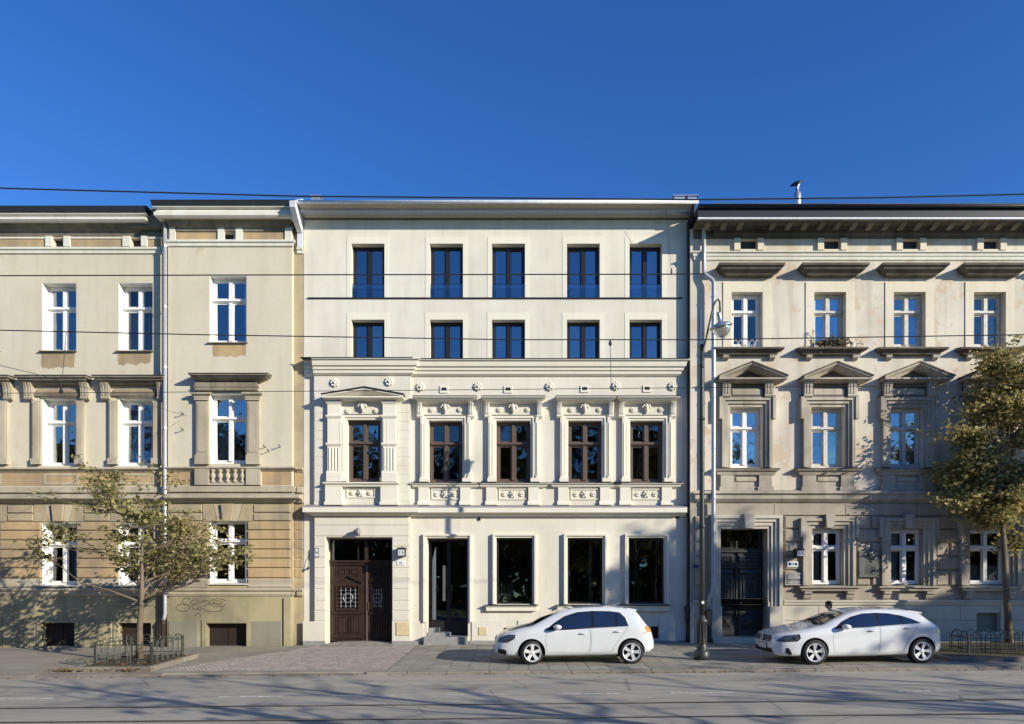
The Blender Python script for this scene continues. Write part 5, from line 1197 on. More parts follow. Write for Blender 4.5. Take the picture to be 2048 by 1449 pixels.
# ================================================================ LEAF LITTER
def litter(name, spots, mat, lab):
    m = MB(); r = random.Random(11)
    for (x, y, z, s) in spots:
        a = r.uniform(0, 6.28); t = r.uniform(-.7, .7); u = Vector((math.cos(a), math.sin(a), t*.5))*s; v = Vector((-math.sin(a), math.cos(a), r.uniform(-.5, .5)))*s*.7; c = Vector((x, y, z+s*.45))
        m.add([c-u, c-v*.9-u*.2, c+u, c+v*.9-u*.1], [(0, 1, 2, 3)])
    o = build(name, m, mat, kind='stuff'); o['label'] = lab; return o
sp = []; r = random.Random(4)
for i in range(330): x = r.uniform(-14, 14.5); sp.append((x, KY-.17-abs(r.gauss(0, .09)), rz(x), r.uniform(.02, .045)))
for i in range(150): x = r.gauss(4.2, 1.7); sp.append((x, KY-.17-abs(r.gauss(0, .07)), rz(x), r.uniform(.02, .045)))
for i in range(150): x = r.uniform(-13.5, 13); y = r.uniform(KY, W-.5); sp.append((x, y, gz(x, y), r.uniform(.02, .04)))
for i in range(330): x = r.uniform(-11.4, -9.0); y = r.choice((r.uniform(18.45, 18.62), r.uniform(18.7, 21.2))); sp.append((x, y, gz(x, y)+(.06 if y < 18.6 else .10)*r.random() if y < 18.65 else gz(x, y)+.095, r.uniform(.025, .05)))
for i in range(140): x = r.gauss(-11.25, .25); y = 18.5+abs(r.gauss(0, .25)); sp.append((x, y, gz(x, y)+.02, r.uniform(.025, .055)))
for i in range(90): x = r.uniform(11.3, 15.5); y = r.uniform(18.9, 21.4); sp.append((x, y, gz(x, y)+.10, r.uniform(.02, .04)))
litter('fallen_leaves', sp, M['leaffall'], 'yellow and brown fallen leaves along the kerb and in the tree beds')
# ================================================================ TREE BEDS AND GUARDS
def bed(x0, x1, y0, y1, lab, h=.11):
    t = thing('tree_bed', lab, 'tree bed', ((x0+x1)/2, (y0+y1)/2, gz((x0+x1)/2, (y0+y1)/2)), 'raised beds round the street trees')
    def top(x, y): return gz(x, y)+h
    def bar(xa, xb, ya, yb):
        v = [(x, y, top(x, y)) for x, y in ((xa, ya), (xb, ya), (xb, yb), (xa, yb))]
        v += [(x, y, gz(x, y)-.05) for x, y in ((xa, ya), (xb, ya), (xb, yb), (xa, yb))]
        build('kerb_stone', MB().add(v, [(0, 1, 2, 3), (4, 5, 1, 0), (5, 6, 2, 1), (6, 7, 3, 2), (7, 4, 0, 3)]), M['kerb'], t)
    k = .13; n = 2
    for i in range(n):
        a = x0+(x1-x0)*i/n; b = x0+(x1-x0)*(i+1)/n-.01; bar(a, b, y0, y0+k); bar(a, b, y1-k, y1)
    for i in range(3):
        a = y0+k+.01+(y1-y0-2*k-.02)*i/3; b = y0+k+(y1-y0-2*k-.02)*(i+1)/3; bar(x0, x0+k, a, b); bar(x1-k, x1, a, b)
    build('soil', sheet(x0+k+.003, x1-k-.003, y0+k+.003, y1-k-.003, lambda x, y: top(x, y)-.015, 4, .05), M['soil'], t)
bed(-11.1, -9.05, 18.55, 21.4, 'raised stone-edged tree bed scattered with yellow leaves, under the sparse tree at the left')
bed(11.25, 16.9, 19.0, 22.9, 'shaded stone-edged tree bed under the golden tree at the right')
def guard(x0, x1, y0, y1, h, zoff, lab, mat, pitch=.155):
    t = thing('tree_guard', lab, 'fence', ((x0+x1)/2, (y0+y1)/2, gz((x0+x1)/2, y0)+zoff), 'low hooped iron fences round the street trees')
    cs = [(x0, y0), (x1, y0), (x1, y1), (x0, y1)]
    for c0, c1 in zip(cs, cs[1:]+cs[:1]):
        z = gz(*c0)+zoff
        build('post', MB().box(c0[0]-.022, c0[0]+.022, c0[1]-.022, c0[1]+.022, z, z+h+.06), mat, t)
        L = math.hypot(c1[0]-c0[0], c1[1]-c0[1]); n = max(2, round(L/(pitch*2)))
        for q in (.10, h-.02):
            a = (c0[0], c0[1], gz(*c0)+zoff+q); b = (c1[0], c1[1], gz(*c1)+zoff+q)
            build('rail', MB().tube([a, b], .014, 4), mat, t)
        for i in range(n):
            f0, f1 = (i+.12)/n, (i+.88)/n
            p = lambda f, zz: (c0[0]+(c1[0]-c0[0])*f, c0[1]+(c1[1]-c0[1])*f, gz(c0[0]+(c1[0]-c0[0])*f, c0[1]+(c1[1]-c0[1])*f)+zoff+zz)
            R = L*(f1-f0)/2
            arc = [p(f0, .0), p(f0, h-.02)]+[p((f0+f1)/2-(f1-f0)/2*math.cos(t_*math.pi/8), h-.02+R*1.1*math.sin(t_*math.pi/8)) for t_ in range(1, 8)]+[p(f1, h-.02), p(f1, 0)]
            build('hoop', MB().tube(arc, .012, 4), mat, t)
guard(PX(190, 19.4), PX(303, 19.4), 19.4, 21.25, .50, .09, 'low hooped iron fence round the sparse left tree', M['rail'])
guard(PX(1938, 20.1), 16.4, 20.1, 20.95, .42, .09, 'low hooped dark fence in the shade round the golden right tree', M['iron'], .2)
# ================================================================ CARS
def interp(keys, x):
    if x <= keys[0][0]: return keys[0][1]
    for (a, va), (b, vb) in zip(keys, keys[1:]):
        if x <= b:
            t = (x-a)/(b-a); return va+(vb-va)*t
    return keys[-1][1]
def meshobj(me, name, parent, org=(0, 0, 0)): return place(me, name, parent, Vector(org)+ORG[parent.name])
def make_car(S, name, label, loc, yaw, roll, scale):
    t = thing(name, label, 'car', (0, 0, 0), 'white cars parked on the pavement')
    st = S['stations']; prof = []
    for x in st:
        zt, zb, zbelt, w, wr = (interp(S[k], x) for k in ('top', 'bot', 'belt', 'width', 'roof'))
        zbelt = min(zbelt, zt-.03); g = zt-zbelt; h = zbelt-zb
        q = min(1, g/.35)
        wbs = w*.955
        pts = [(0, zb), (w*.72, zb), (w*.93, zb+.03), (w*.985, zb+.12*h+.02), (w, zb+.38*h), (w*.997, zb+.66*h), (w*.985, zb+.86*h), (wbs, zbelt),
               (wbs+(wr-wbs)*(.42*q+.30*(1-q)), zbelt+g*(.42*q+.55*(1-q))), (wbs+(wr-wbs)*(.80*q+.62*(1-q)), zbelt+g*(.80*q+.82*(1-q))), (wr+(0)*q, zbelt+g*.955), (wr*.82, zt-g*.01), (wr*.42, zt+.012*q), (0, zt+.018*q)]
        prof.append([(x, y, z) for y, z in pts])
    n = len(prof[0]); vs = []; ring = []
    for P in prof:
        k = len(vs); vs += P; vs += [(x, -y, z) for x, y, z in P[1:-1]]
        ring.append(list(range(k, k+n))+[k+n+(n-2)-1-i for i in range(n-2)])
    fs = []
    R = len(ring[0])
    for a, b in zip(ring, ring[1:]):
        for i in range(R): fs.append((a[i], b[i], b[(i+1) % R], a[(i+1) % R]))
    fs += [tuple(ring[0]), tuple(reversed(ring[-1]))]
    me = bpy.data.meshes.new('body'); me.from_pydata(vs, [], fs); me.update()
    o = bpy.data.objects.new('tmp', me); C.objects.link(o)
    md_ = o.modifiers.new('s', 'SUBSURF'); md_.levels = 3; md_.subdivision_type = 'CATMULL_CLARK'
    dg = bpy.context.evaluated_depsgraph_get(); me2 = bpy.data.meshes.new_from_object(o.evaluated_get(dg))
    bpy.data.objects.remove(o)
    bm = bmesh.new(); bm.from_mesh(me2); bmesh.ops.recalc_face_normals(bm, faces=bm.faces); bm.to_mesh(me2)
    tree = BVHTree.FromBMesh(bm); bm.free()
    me2.materials.clear(); me2.materials.append(M['carwhite']); me2.materials.append(M['carblack'])
    o = bpy.data.objects.new('tmp', me2); C.objects.link(o)
    cm = MB()
    for wx in S['wheels']:
        for sy in (-1, 1):
            cm.lathe([(S['arch'], -.16), (S['arch'], .16)], (wx, sy*S['wy'], S['wr']+.012), 40, 'y')
    cme = bpy.data.meshes.new('cut'); cme.from_pydata([(x, y if abs(y) < 5 else y, z) for x, y, z in cm.v], [], cm.f)
    cme.materials.append(M['carwhite']); cme.materials.append(M['carblack'])
    for p in cme.polygons: p.material_index = 1
    bm = bmesh.new(); bm.from_mesh(cme); bmesh.ops.recalc_face_normals(bm, faces=bm.faces); bm.to_mesh(cme); bm.free()
    co = bpy.data.objects.new('cut', cme); C.objects.link(co)
    b = o.modifiers.new('b', 'BOOLEAN'); b.operation = 'DIFFERENCE'; b.object = co; b.solver = 'EXACT'
    dg = bpy.context.evaluated_depsgraph_get(); me3 = bpy.data.meshes.new_from_object(o.evaluated_get(dg))
    bpy.data.objects.remove(o); bpy.data.objects.remove(co)
    me3.name = 'body'
    for p in me3.polygons: p.use_smooth = p.material_index == 0
    me3.set_sharp_from_angle(angle=math.radians(40))
    body = place(me3, 'body', t, (0, 0, 0))
    def cast(p, d):
        h = tree.ray_cast(Vector(p)-Vector(d)*0, Vector(d))
        return h[0], h[1]
    def patch_(nm, poly, mat, parent, mode='side', off=.004, rings=9, sub=6, side=-1, thick=0, sm=True):
        """polygon given in (x,z) for a side, (y,z) for the nose, (x,y) from above; laid on the body surface"""
        P = []
        m = len(poly)
        for i in range(m):
            a, b_ = poly[i], poly[(i+1) % m]
            for k in range(sub): P.append((a[0]+(b_[0]-a[0])*k/sub, a[1]+(b_[1]-a[1])*k/sub))
        cxx = sum(p[0] for p in poly)/m; czz = sum(p[1] for p in poly)/m
        vs, fs = [], []
        def proj(u, v):
            if mode == 'side': o_, d_ = Vector((u, side*3, v)), Vector((0, -side, 0))
            elif mode == 'nose': o_, d_ = Vector((-4, u, v)), Vector((1, 0, 0))
            elif mode == 'tail': o_, d_ = Vector((4, u, v)), Vector((-1, 0, 0))
            elif mode == 'diag': o_, d_ = Vector((-3+u*.0, -3*0, v)), None
            else: o_, d_ = Vector((u, v, 4)), Vector((0, 0, -1))
            if mode == 'diag':   # u runs round the front corner
                dd = Vector((.80, -side*.60, 0)); tt = Vector((.60, side*.80, 0)); o_ = tt*u-dd*4; o_.z = v; d_ = dd
                o_.x += S['corner']
            h, nn, _, _ = tree.ray_cast(o_, d_)
            if h is None: return None
            if nn.dot(d_) > 0: nn = -nn
            return h+nn*off
        pts = []
        for r_ in range(rings+1):
            f = 1-r_/rings
            for p in P:
                pts.append(proj(cxx+(p[0]-cxx)*f, czz+(p[1]-czz)*f))
        good = [p for p in pts if p is not None]
        if len(good) < len(pts)*.4: return None
        L = len(P)
        for i, p in enumerate(pts):
            vs.append(p if p is not None else None)
        idx = {}; vv = []
        for i, p in enumerate(vs):
            if p is not None: idx[i] = len(vv); vv.append(tuple(p))
        for r_ in range(rings):
            for k in range(L):
                q = (r_*L+k, r_*L+(k+1) % L, (r_+1)*L+(k+1) % L, (r_+1)*L+k)
                if all(i in idx for i in q): fs.append(tuple(idx[i] for i in q))
        mb = MB(); mb.add(vv, fs)
        g = build(nm, mb, mat, parent, smooth=sm, org=tuple(ORG[parent.name]))
        return g
    def line_(nm, pts, r, mat, parent, side=-1, off=.0, sub=8):
        P = []
        for a, b_ in zip(pts, pts[1:]):
            for k in range(sub): P.append((a[0]+(b_[0]-a[0])*k/sub, a[1]+(b_[1]-a[1])*k/sub))
        P.append(pts[-1]); Q = []
        for u, v in P:
            h, nn, _, _ = tree.ray_cast(Vector((u, side*3, v)), Vector((0, -side, 0)))
            if h is not None: Q.append(h+Vector((0, side*off, 0)))
        if len(Q) > 2: build(nm, MB().tube(Q, r, 4), mat, parent, org=tuple(ORG[parent.name]))
    for side in (-1, 1):
        patch_('window_trim', S['trim'], M['carblack'], t, off=.003, side=side)
        for w_ in S['glass']: patch_('side_window', w_, M['carglass'], t, off=.008, side=side)
        for i, d in enumerate(S['doors']):
            line_('door_seam', d+[d[0]], .0042, M['seam'], body, side=side, off=-.001)
        for hx, hz in S['handles']:
            h, nn, _, _ = tree.ray_cast(Vector((hx, side*3, hz)), Vector((0, -side, 0)))
            hh = build('door_handle', MB().tube([h+Vector((-.09, side*.006, 0)), h+Vector((-.06, side*.035, .004)), h+Vector((.06, side*.035, .006)), h+Vector((.09, side*.006, .002))], [.008, .014, .014, .008], 6), M['carwhite'], t, smooth=True, org=(0, 0, 0))
            build('handle_recess', MB().ball(tuple(h+Vector((-.02, side*.001, -.012))), (.055, .008, .020), 8, 5), M['seam'], hh, org=(0, 0, 0))
        patch_('headlamp', S['headlamp'], M['lampglass'], t, mode=S.get('hm', 'side'), off=.006, side=side)
        if S.get('headin'): patch_('lamp_surround', S['headin'], M['carblack'], t, mode=S.get('hm', 'side'), off=.003, side=side)
        if S.get('drl'): patch_('daylight_strip', S['drl'], M['chrome'], t, mode=S.get('hm', 'side'), off=.011, side=side, rings=3)
        for nm, poly, mt, md2 in S['extras']: patch_(nm, poly, M[mt], t, mode=md2, off=.006, side=side)
        mx, mz = S['mirror']
        h, nn, _, _ = tree.ray_cast(Vector((mx+.08, side*3, mz-.03)), Vector((0, -side, 0)))
        y = h.y+side*.13
        mi = build('wing_mirror', MB().ball((mx, y, mz), (.11, .115, .066), 14, 9), M['carwhite'], t, smooth=True, org=(0, 0, 0))
        build('mirror_foot', MB().tube([tuple(h), (mx+.02, y-side*.05, mz-.03)], [.03, .025], 6), M['carblack'], mi, org=(0, 0, 0))
        build('mirror_base', MB().lathe([(.048, 0), (.052, .012)], (mx+.066, y, mz), 10, 'x'), M['carblack'], mi, org=(0, 0, 0))
        patch_('tail_lamp', S['tail'], M[S['tailmat']], t, mode='side', off=.007, side=side)
    for nm, poly, mt, md2 in S['front']: patch_(nm, poly, M[mt], t, mode=md2, off=.006)
    patch_('windscreen', S['screen'], M['carglass'], t, mode='top', off=.006, rings=10)
    patch_('rear_window', S['rear'], M['carglass'], t, mode='tail', off=.006, rings=8)
    sp_ = S['spoiler']
    build('roof_spoiler', MB().poly_y(sp_[0], -sp_[1], sp_[1]), M['carwhite'], t, smooth=False, org=(0, 0, 0))
    # slats of the grille, plate, star
    if S.get('star'):
        gx, gz_ = S['star']
        h, nn, _, _ = tree.ray_cast(Vector((-4, 0, gz_)), Vector((1, 0, 0)))
        x = h.x-.035
        em = MB().tube([(x, .085*math.cos(a*math.pi/12), gz_+.085*math.sin(a*math.pi/12)) for a in range(25)], .009, 6)
        for k in range(3):
            a = math.pi/2+k*2*math.pi/3; em.tube([(x, 0, gz_), (x, .083*math.cos(a), gz_+.083*math.sin(a))], [.017, .004], 5)
        build('grille_star', em, M['chrome'], t, smooth=True, org=(0, 0, 0))
        for q in (-.045, .03):
            pts = []
            for k in range(21):
                yy = -.42+.84*k/20
                if abs(yy) < .1: continue
                h, nn, _, _ = tree.ray_cast(Vector((-4, yy, gz_+q)), Vector((1, 0, 0)))
                if h: pts.append(h+Vector((-.012, 0, 0)))
            hlf = len(pts)//2
            build('grille_bar', MB().tube(pts[:hlf], .009, 4).tube(pts[hlf:], .009, 4), M['chrome'], t, org=(0, 0, 0))
        x = S['nosex']-.03
        pl_ = build('number_plate', MB().box(x-.012, x, -.26, .26, S['platez']-.055, S['platez']+.055), M['sign'], t, org=(0, 0, 0))
        build('plate_frame', MB().box(x-.004, x+.03, -.275, .275, S['platez']-.07, S['platez']+.07), M['carblack'], pl_, org=(0, 0, 0))
        pm_ = MB().box(x-.014, x-.012, .215, .255, S['platez']-.05, S['platez']+.05)
        for k, u in enumerate((.16, .105, .02, -.035, -.09, -.145, -.20)):
            pm_.box(x-.014, x-.0121, u-.019, u+.017, S['platez']-.034, S['platez']-.020).box(x-.014, x-.0121, u-.019, u-.009, S['platez']-.020, S['platez']+.034).box(x-.014, x-.0121, u-.009, u+.017, S['platez']+.022-(k % 2)*.03, S['platez']+.034-(k % 2)*.03)
        build('plate_marks', pm_, M['seam'], pl_, org=(0, 0, 0))
    # wheels
    R_ = S['wr']
    for wi, wx in enumerate(S['wheels']):
        for sy in (-1, 1):
            turn = S.get('steer', 0) if wi == 0 else 0
            c_ = (wx, sy*(S['wy']+.015), R_)
            rim = MB()
            rr = S['rim']
            rim.lathe([(rr*.97, -.10), (rr, -.10), (rr+.012, -.112), (rr+.004, -.118), (rr*.93, -.105), (rr*.90, -.02)], (0, 0, 0), 32, 'y', cap=False)
            sp = S['spokes']
            for k in range(5):
                a = 2*math.pi*k/5+.3+wi
                arms = ((0, .30),) if sp == 1 else ((-.14, .12), (.14, .12))
                for da, wd in arms:
                    ca, sa = math.cos(a+da*1.0), math.sin(a+da*1.0); tx, tz = -sa, ca
                    r0, r1 = rr*.18, rr*.96
                    w0, w1 = (rr*.15, rr*.22) if sp == 1 else (rr*.07, rr*.085)
                    pts = [(ca*r0+tx*w0, sa*r0+tz*w0), (ca*r1+tx*w1, sa*r1+tz*w1), (ca*r1-tx*w1, sa*r1-tz*w1), (ca*r0-tx*w0, sa*r0-tz*w0)]
                    vs = [(p[0], .085, p[1]) for p in pts]+[(p[0], .055, p[1]) for p in pts]
                    vs[1] = (pts[1][0], .105, pts[1][1]); vs[2] = (pts[2][0], .105, pts[2][1])
                    rim.add([(a_, b_-.0, c__) for a_, b_, c__ in vs], [(0, 1, 2, 3), (7, 6, 5, 4), (0, 4, 5, 1), (1, 5, 6, 2), (2, 6, 7, 3), (3, 7, 4, 0)])
            rim.v = [(x, -abs(y) if True else y, z) for x, y, z in rim.v]
            rim.lathe([(rr*.24, .05), (rr*.26, .085), (rr*.20, .10), (rr*.10, .104)], (0, 0, 0), 16, 'y')
            if sy > 0: rim.v = [(x, -y, z) for x, y, z in rim.v]
            w = build('wheel', rim, M['alloy'], t, smooth=False, org=(0, 0, 0))
            w.location = c_; ORG[w.name] = Vector((0, 0, 0)); w.rotation_euler = (0, 0, turn)
            tp_ = [(rr*.99, -.10), (rr*1.06, -.115), ((R_+rr)/2, -.122), (R_-.02, -.112), (R_, -.085), (R_, .085), (R_-.02, .11), (rr*.99, .10)]
            build('tyre', MB().lathe([(r, -h*sy) if False else (r, h) for r, h in tp_], (0, 0, 0), 36, 'y', cap=False), M['rubber'], w, smooth=True, org=(0, 0, 0))
            build('brake_disc', MB().lathe([(.02, .0), (rr*.62, .0), (rr*.62, .02*1)], (0, -.02*1, 0), 20, 'y').lathe([(rr*.98, -.05), (rr*.98, -.04)], (0, -.10*0, 0), 24, 'y'), M['carblack'], w, org=(0, 0, 0))
    t.location = loc; t.rotation_euler = (math.atan(.0245), roll, yaw); t.scale = (scale,)*3
    return t
golf = dict(
    stations=[-2.27, -2.24, -2.16, -2.02, -1.80, -1.60, -1.42, -1.28, -1.12, -.95, -.75, -.5, -.2, .1, .4, .7, 1.0, 1.25, 1.42, 1.54, 1.66, 1.76, 1.84, 1.90, 1.93],
    top=[(-2.27, .56), (-2.24, .66), (-2.14, .76), (-1.98, .83), (-1.66, .93), (-1.29, .995), (-1.12, 1.08), (-.75, 1.275), (-.5, 1.385), (-.2, 1.445), (.1, 1.470), (.4, 1.48), (.8, 1.475), (1.2, 1.445), (1.42, 1.405), (1.52, 1.31), (1.68, 1.06), (1.76, .98), (1.84, .90), (1.90, .70), (1.93, .58)],
    bot=[(-2.27, .36), (-2.21, .24), (-1.9, .19), (-1.3, .19), (0, .20), (1.3, .21), (1.75, .26), (1.9, .33), (1.93, .40)],
    belt=[(-2.2, .60), (-2.0, .74), (-1.66, .84), (-1.29, .90), (-.7, .915), (0, .94), (1.2, .995), (1.6, 1.0), (1.93, .56)],
    width=[(-2.27, .52), (-2.24, .62), (-2.16, .74), (-2.02, .82), (-1.80, .865), (-1.5, .888), (-1, .89), (0, .892), (1.3, .89), (1.6, .87), (1.76, .83), (1.86, .76), (1.93, .62)],
    roof=[(-2.2, .42), (-1.9, .62), (-1.3, .68), (-1.1, .64), (-.6, .58), (0, .585), (1.2, .575), (1.5, .58), (1.8, .64), (1.93, .5)],
    wheels=(-1.29, 1.289), wy=.765, wr=.316, arch=.355, rim=.222, spokes=1, steer=.22, corner=0,
    trim=[(-.93, .895), (-.70, 1.075), (-.42, 1.245), (-.1, 1.345), (.30, 1.375), (.75, 1.365), (1.02, 1.33), (1.15, 1.20), (1.225, .985), (.3, .945), (-.4, .905)],
    glass=[[(-.66, 1.05), (-.40, 1.22), (-.1, 1.32), (.27, 1.345), (.27, .965), (-.2, .935), (-.58, .92)], [(.33, 1.35), (.60, 1.35), (.88, 1.33), (.88, .99), (.33, .965)], [(.93, 1.325), (1.01, 1.30), (1.11, 1.18), (1.17, 1.01), (.93, .99)]],
    doors=[[(-.90, .88), (-.93, .60), (-.88, .32), (.18, .30), (.24, .60), (.22, .93)], [(.24, .93), (.26, .60), (.22, .30), (.78, .33), (.95, .62), (1.17, .90), (1.2, .96)]],
    handles=[(.03, .805), (.93, .85)],
    headlamp=[(-2.14, .60), (-1.92, .60), (-1.76, .69), (-1.72, .76), (-1.88, .765), (-2.08, .70)], headin=[(-2.17, .58), (-1.91, .58), (-1.73, .68), (-1.70, .785), (-1.88, .785), (-2.12, .71)], hm='side',
    extras=[('fog_lamp_grille', [(-2.16, .30), (-1.95, .26), (-1.93, .36), (-1.98, .40), (-2.16, .42)], 'carblack', 'side'), ('bumper_reflector', [(1.80, .34), (1.88, .37), (1.88, .39), (1.80, .36)], 'carblack', 'side')],
    front=[('grille', [(-.42, .62), (.42, .62), (.48, .69), (-.48, .69)], 'carblack', 'nose'), ('lower_intake', [(-.48, .27), (.48, .27), (.44, .44), (-.44, .44)], 'carblack', 'nose')],
    mirror=(-.62, .985),
    tail=[(1.62, .80), (1.86, .82), (1.84, .94), (1.76, .99), (1.66, .97)], tailmat='orange',
    screen=[(-1.22, -.60), (-1.20, .60), (-.56, .46), (-.52, -.0), (-.56, -.46)],
    rear=[(-.50, 1.10), (.50, 1.10), (.44, 1.34), (-.44, 1.34)],
    spoiler=([(1.20, 1.45), (1.49, 1.395), (1.49, 1.36), (1.36, 1.365)], .50))
merc = dict(
    stations=[-2.31, -2.27, -2.18, -2.03, -1.82, -1.62, -1.42, -1.22, -1.02, -.82, -.6, -.35, -.1, .2, .5, .8, 1.1, 1.32, 1.46, 1.53, 1.62, 1.72, 1.80, 1.87, 1.92, 1.95],
    top=[(-2.31, .60), (-2.27, .70), (-2.18, .755), (-1.98, .80), (-1.6, .87), (-1.2, .935), (-1.02, .98), (-.7, 1.13), (-.45, 1.235), (-.2, 1.305), (.1, 1.345), (.4, 1.352), (.8, 1.34), (1.1, 1.318), (1.36, 1.28), (1.48, 1.24), (1.6, 1.10), (1.72, 1.0), (1.82, .93), (1.90, .80), (1.95, .60)],
    bot=[(-2.31, .30), (-2.18, .19), (-1.3, .17), (0, .18), (1.3, .19), (1.75, .22), (1.9, .28), (1.95, .36)],
    belt=[(-2.31, .62), (-2.0, .72), (-1.6, .80), (-1.2, .86), (-.7, .90), (0, .93), (.8, .975), (1.3, 1.02), (1.65, 1.0), (1.82, .90), (1.95, .58)],
    width=[(-2.31, .50), (-2.27, .62), (-2.18, .74), (-2.03, .82), (-1.8, .865), (-1.4, .888), (-.8, .875), (0, .875), (.8, .885), (1.35, .893), (1.65, .885), (1.80, .85), (1.88, .79), (1.95, .64)],
    roof=[(-2.31, .40), (-1.9, .60), (-1.3, .68), (-1.0, .64), (-.5, .56), (0, .56), (.8, .54), (1.3, .52), (1.6, .54), (1.85, .58), (1.95, .48)],
    wheels=(-1.35, 1.35), wy=.77, wr=.315, arch=.352, rim=.218, spokes=2, steer=0, corner=0,
    trim=[(-.86, .885), (-.62, 1.04), (-.35, 1.16), (-.05, 1.235), (.3, 1.252), (.62, 1.235), (.92, 1.18), (1.15, 1.10), (1.34, 1.00), (.6, .955), (-.1, .91)],
    glass=[[(-.62, 1.01), (-.35, 1.135), (-.05, 1.212), (.24, 1.232), (.27, .942), (-.2, .915), (-.62, .905)], [(.31, 1.232), (.60, 1.215), (.80, 1.185), (.84, .972), (.31, .945)], [(.88, 1.17), (.97, 1.145), (1.12, 1.085), (1.26, 1.005), (.90, .978)]],
    doors=[[(-.86, .87), (-.90, .60), (-.86, .30), (.24, .28), (.29, .60), (.28, .92)], [(.30, .92), (.31, .60), (.27, .28), (.86, .31), (1.02, .62), (1.22, .90), (1.28, .98)]],
    handles=[(.07, .825), (.98, .885)],
    headlamp=[(-.80, .60), (-.62, .585), (-.40, .60), (-.36, .66), (-.40, .74), (-.64, .70)], hm='diag', corner_=0,
    headin=[(-.83, .585), (-.62, .57), (-.38, .585), (-.33, .66), (-.36, .76), (-.64, .72)],
    drl=[(-.50, .66), (-.43, .63), (-.41, .66), (-.46, .70)],
    extras=[('bumper_slot', [(-2.05, .30), (-1.93, .25), (-1.90, .28), (-1.98, .42), (-2.04, .43)], 'carblack', 'side'), ('side_sill', [(-.95, .20), (.95, .20), (.95, .235), (-.95, .235)], 'carwhite', 'side')],
    front=[('grille', [(-.46, .55), (.46, .55), (.52, .64), (.44, .70), (-.44, .70), (-.52, .64)], 'carblack', 'nose'), ('lower_intake', [(-.58, .285), (.58, .285), (.52, .40), (-.52, .40)], 'carblack', 'nose')],
    mirror=(-.60, .94), star=(-2.2, .625), nosex=-2.29, platez=.43,
    tail=[(1.70, .76), (1.93, .70), (1.90, .82), (1.80, .92), (1.70, .90)], tailmat='redlamp',
    screen=[(-1.12, -.62), (-1.06, .62), (-.42, .46), (-.38, 0), (-.42, -.46)],
    rear=[(-.44, 1.02), (.44, 1.02), (.38, 1.18), (-.38, 1.18)],
    spoiler=([(1.15, 1.308), (1.56, 1.245), (1.57, 1.215), (1.35, 1.25)], .50))
gxm = PX(1162.8, 19.2)
g1 = make_car(golf, 'hatchback', 'white five-door hatchback with five-spoke wheels and tinted rear windows, parked before the cream house', (gxm, 19.12+.89, gz(gxm, 20.01)-.01), 0.0, -math.atan(.0085), 1.0)
mxm = PX(1732, 18.75)
g2 = make_car(merc, 'hatchback', 'white sloping-roof hatchback with a star on its grille, parked before the right tenement', (mxm, 18.72+.88, gz(mxm, 19.6)-.01), math.radians(3.0), -math.atan(.0085), 1.03)
# ================================================================ STREET LAMP
lx, ly = PX(1404, 19.85), 19.85; lz = gz(lx, ly)
def LZ(p): return PZ(p, ly)
lp = thing('street_lamp', 'tall grey-green iron street lamp with a gooseneck and hanging glass globe, between the cars', 'street lamp', (lx, ly, lz))
build('base', MB().lathe([(.21, 0), (.21, .10), (.20, .22), (.165, .26), (.13, .29), (.16, .33), (.135, .36), (.125, .40), (.125, .98), (.15, 1.0), (.155, 1.06), (.12, 1.10), (.10, 1.14), (.085, 1.2)], (lx, ly, lz), 20), M['lampgreen'], lp, smooth=True)
bl = [o for o in C.objects if o.name.startswith('base')][-1]
for k in range(12):
    a = 2*math.pi*k/12; build('flute', MB().tube([(lx+.127*math.cos(a), ly+.127*math.sin(a), lz+.42), (lx+.127*math.cos(a), ly+.127*math.sin(a), lz+.96)], .016, 5), M['lampgreen'], bl)
build('shaft', MB().lathe([(.080, 1.15), (.068, LZ(1054)-lz), (.062, LZ(838)-lz), (.045, LZ(733)-lz), (.043, LZ(693)-lz)], (lx, ly, lz), 14), M['lampgreen'], lp, smooth=True)
for p, r in ((1054, .095), (1050, .08), (838, .085), (733, .07), (693, .065), (700, .055)): build('ring', MB().lathe([(r*.75, -.05), (r, -.02), (r, .02), (r*.75, .05)], (lx, ly, LZ(p)), 12), M['lampgreen'], lp, smooth=True)
def LP(x, p): return (PX(x, ly-.1), ly-.1, PZ(p, ly-.1))
build('gooseneck', MB().tube([LP(1400, 715), LP(1405, 705), LP(1412, 680), LP(1418, 650), (LP(1424, 625)), LP(1428, 610), LP(1432, 602), LP(1436, 599), LP(1439.5, 604), LP(1440, 614), LP(1440, 625)], .026, 8), M['lampgreen'], lp, smooth=True)
hx, hy, hz = PX(1441.5, ly-.1), ly-.1, PZ(650, ly-.1)
build('lamp_shade', MB().lathe([(.05, .33), (.065, .28), (.06, .24), (.06, .10), (.10, .055), (.20, .03), (.29, -.03), (.31, -.06), (.30, -.065), (.27, -.04), (.18, -.0), (.02, .0)], (0, 0, 0), 24), M['zinc'], lp, smooth=True, org=(0, 0, 0))
o = [o for o in C.objects if o.name.startswith('lamp_shade')][-1]; o.location = Vector((hx, hy, hz))-ORG[lp.name]; o.rotation_euler = (0.12, -.22, 0); ORG[o.name] = Vector((0, 0, 0))
build('lamp_globe', MB().lathe([(.25, -.05), (.24, -.12), (.21, -.20), (.16, -.27), (.09, -.32), (.05, -.335), (.045, -.36)], (0, 0, 0), 20), M['globe'], o, smooth=True, org=(0, 0, 0))
build('service_box', MB().bbox(lx+.085, lx+.22, ly-.09, ly+.06, LZ(1243), LZ(1222), .012).box(lx+.07, lx+.2, ly-.08, ly+.05, LZ(1250), LZ(1243)), M['carblack'], lp)
build('lamp_sticker', MB().box(lx-.03, lx+.035, ly-.088, ly-.082, LZ(1208), LZ(1202.5)), M['sign'], lp)
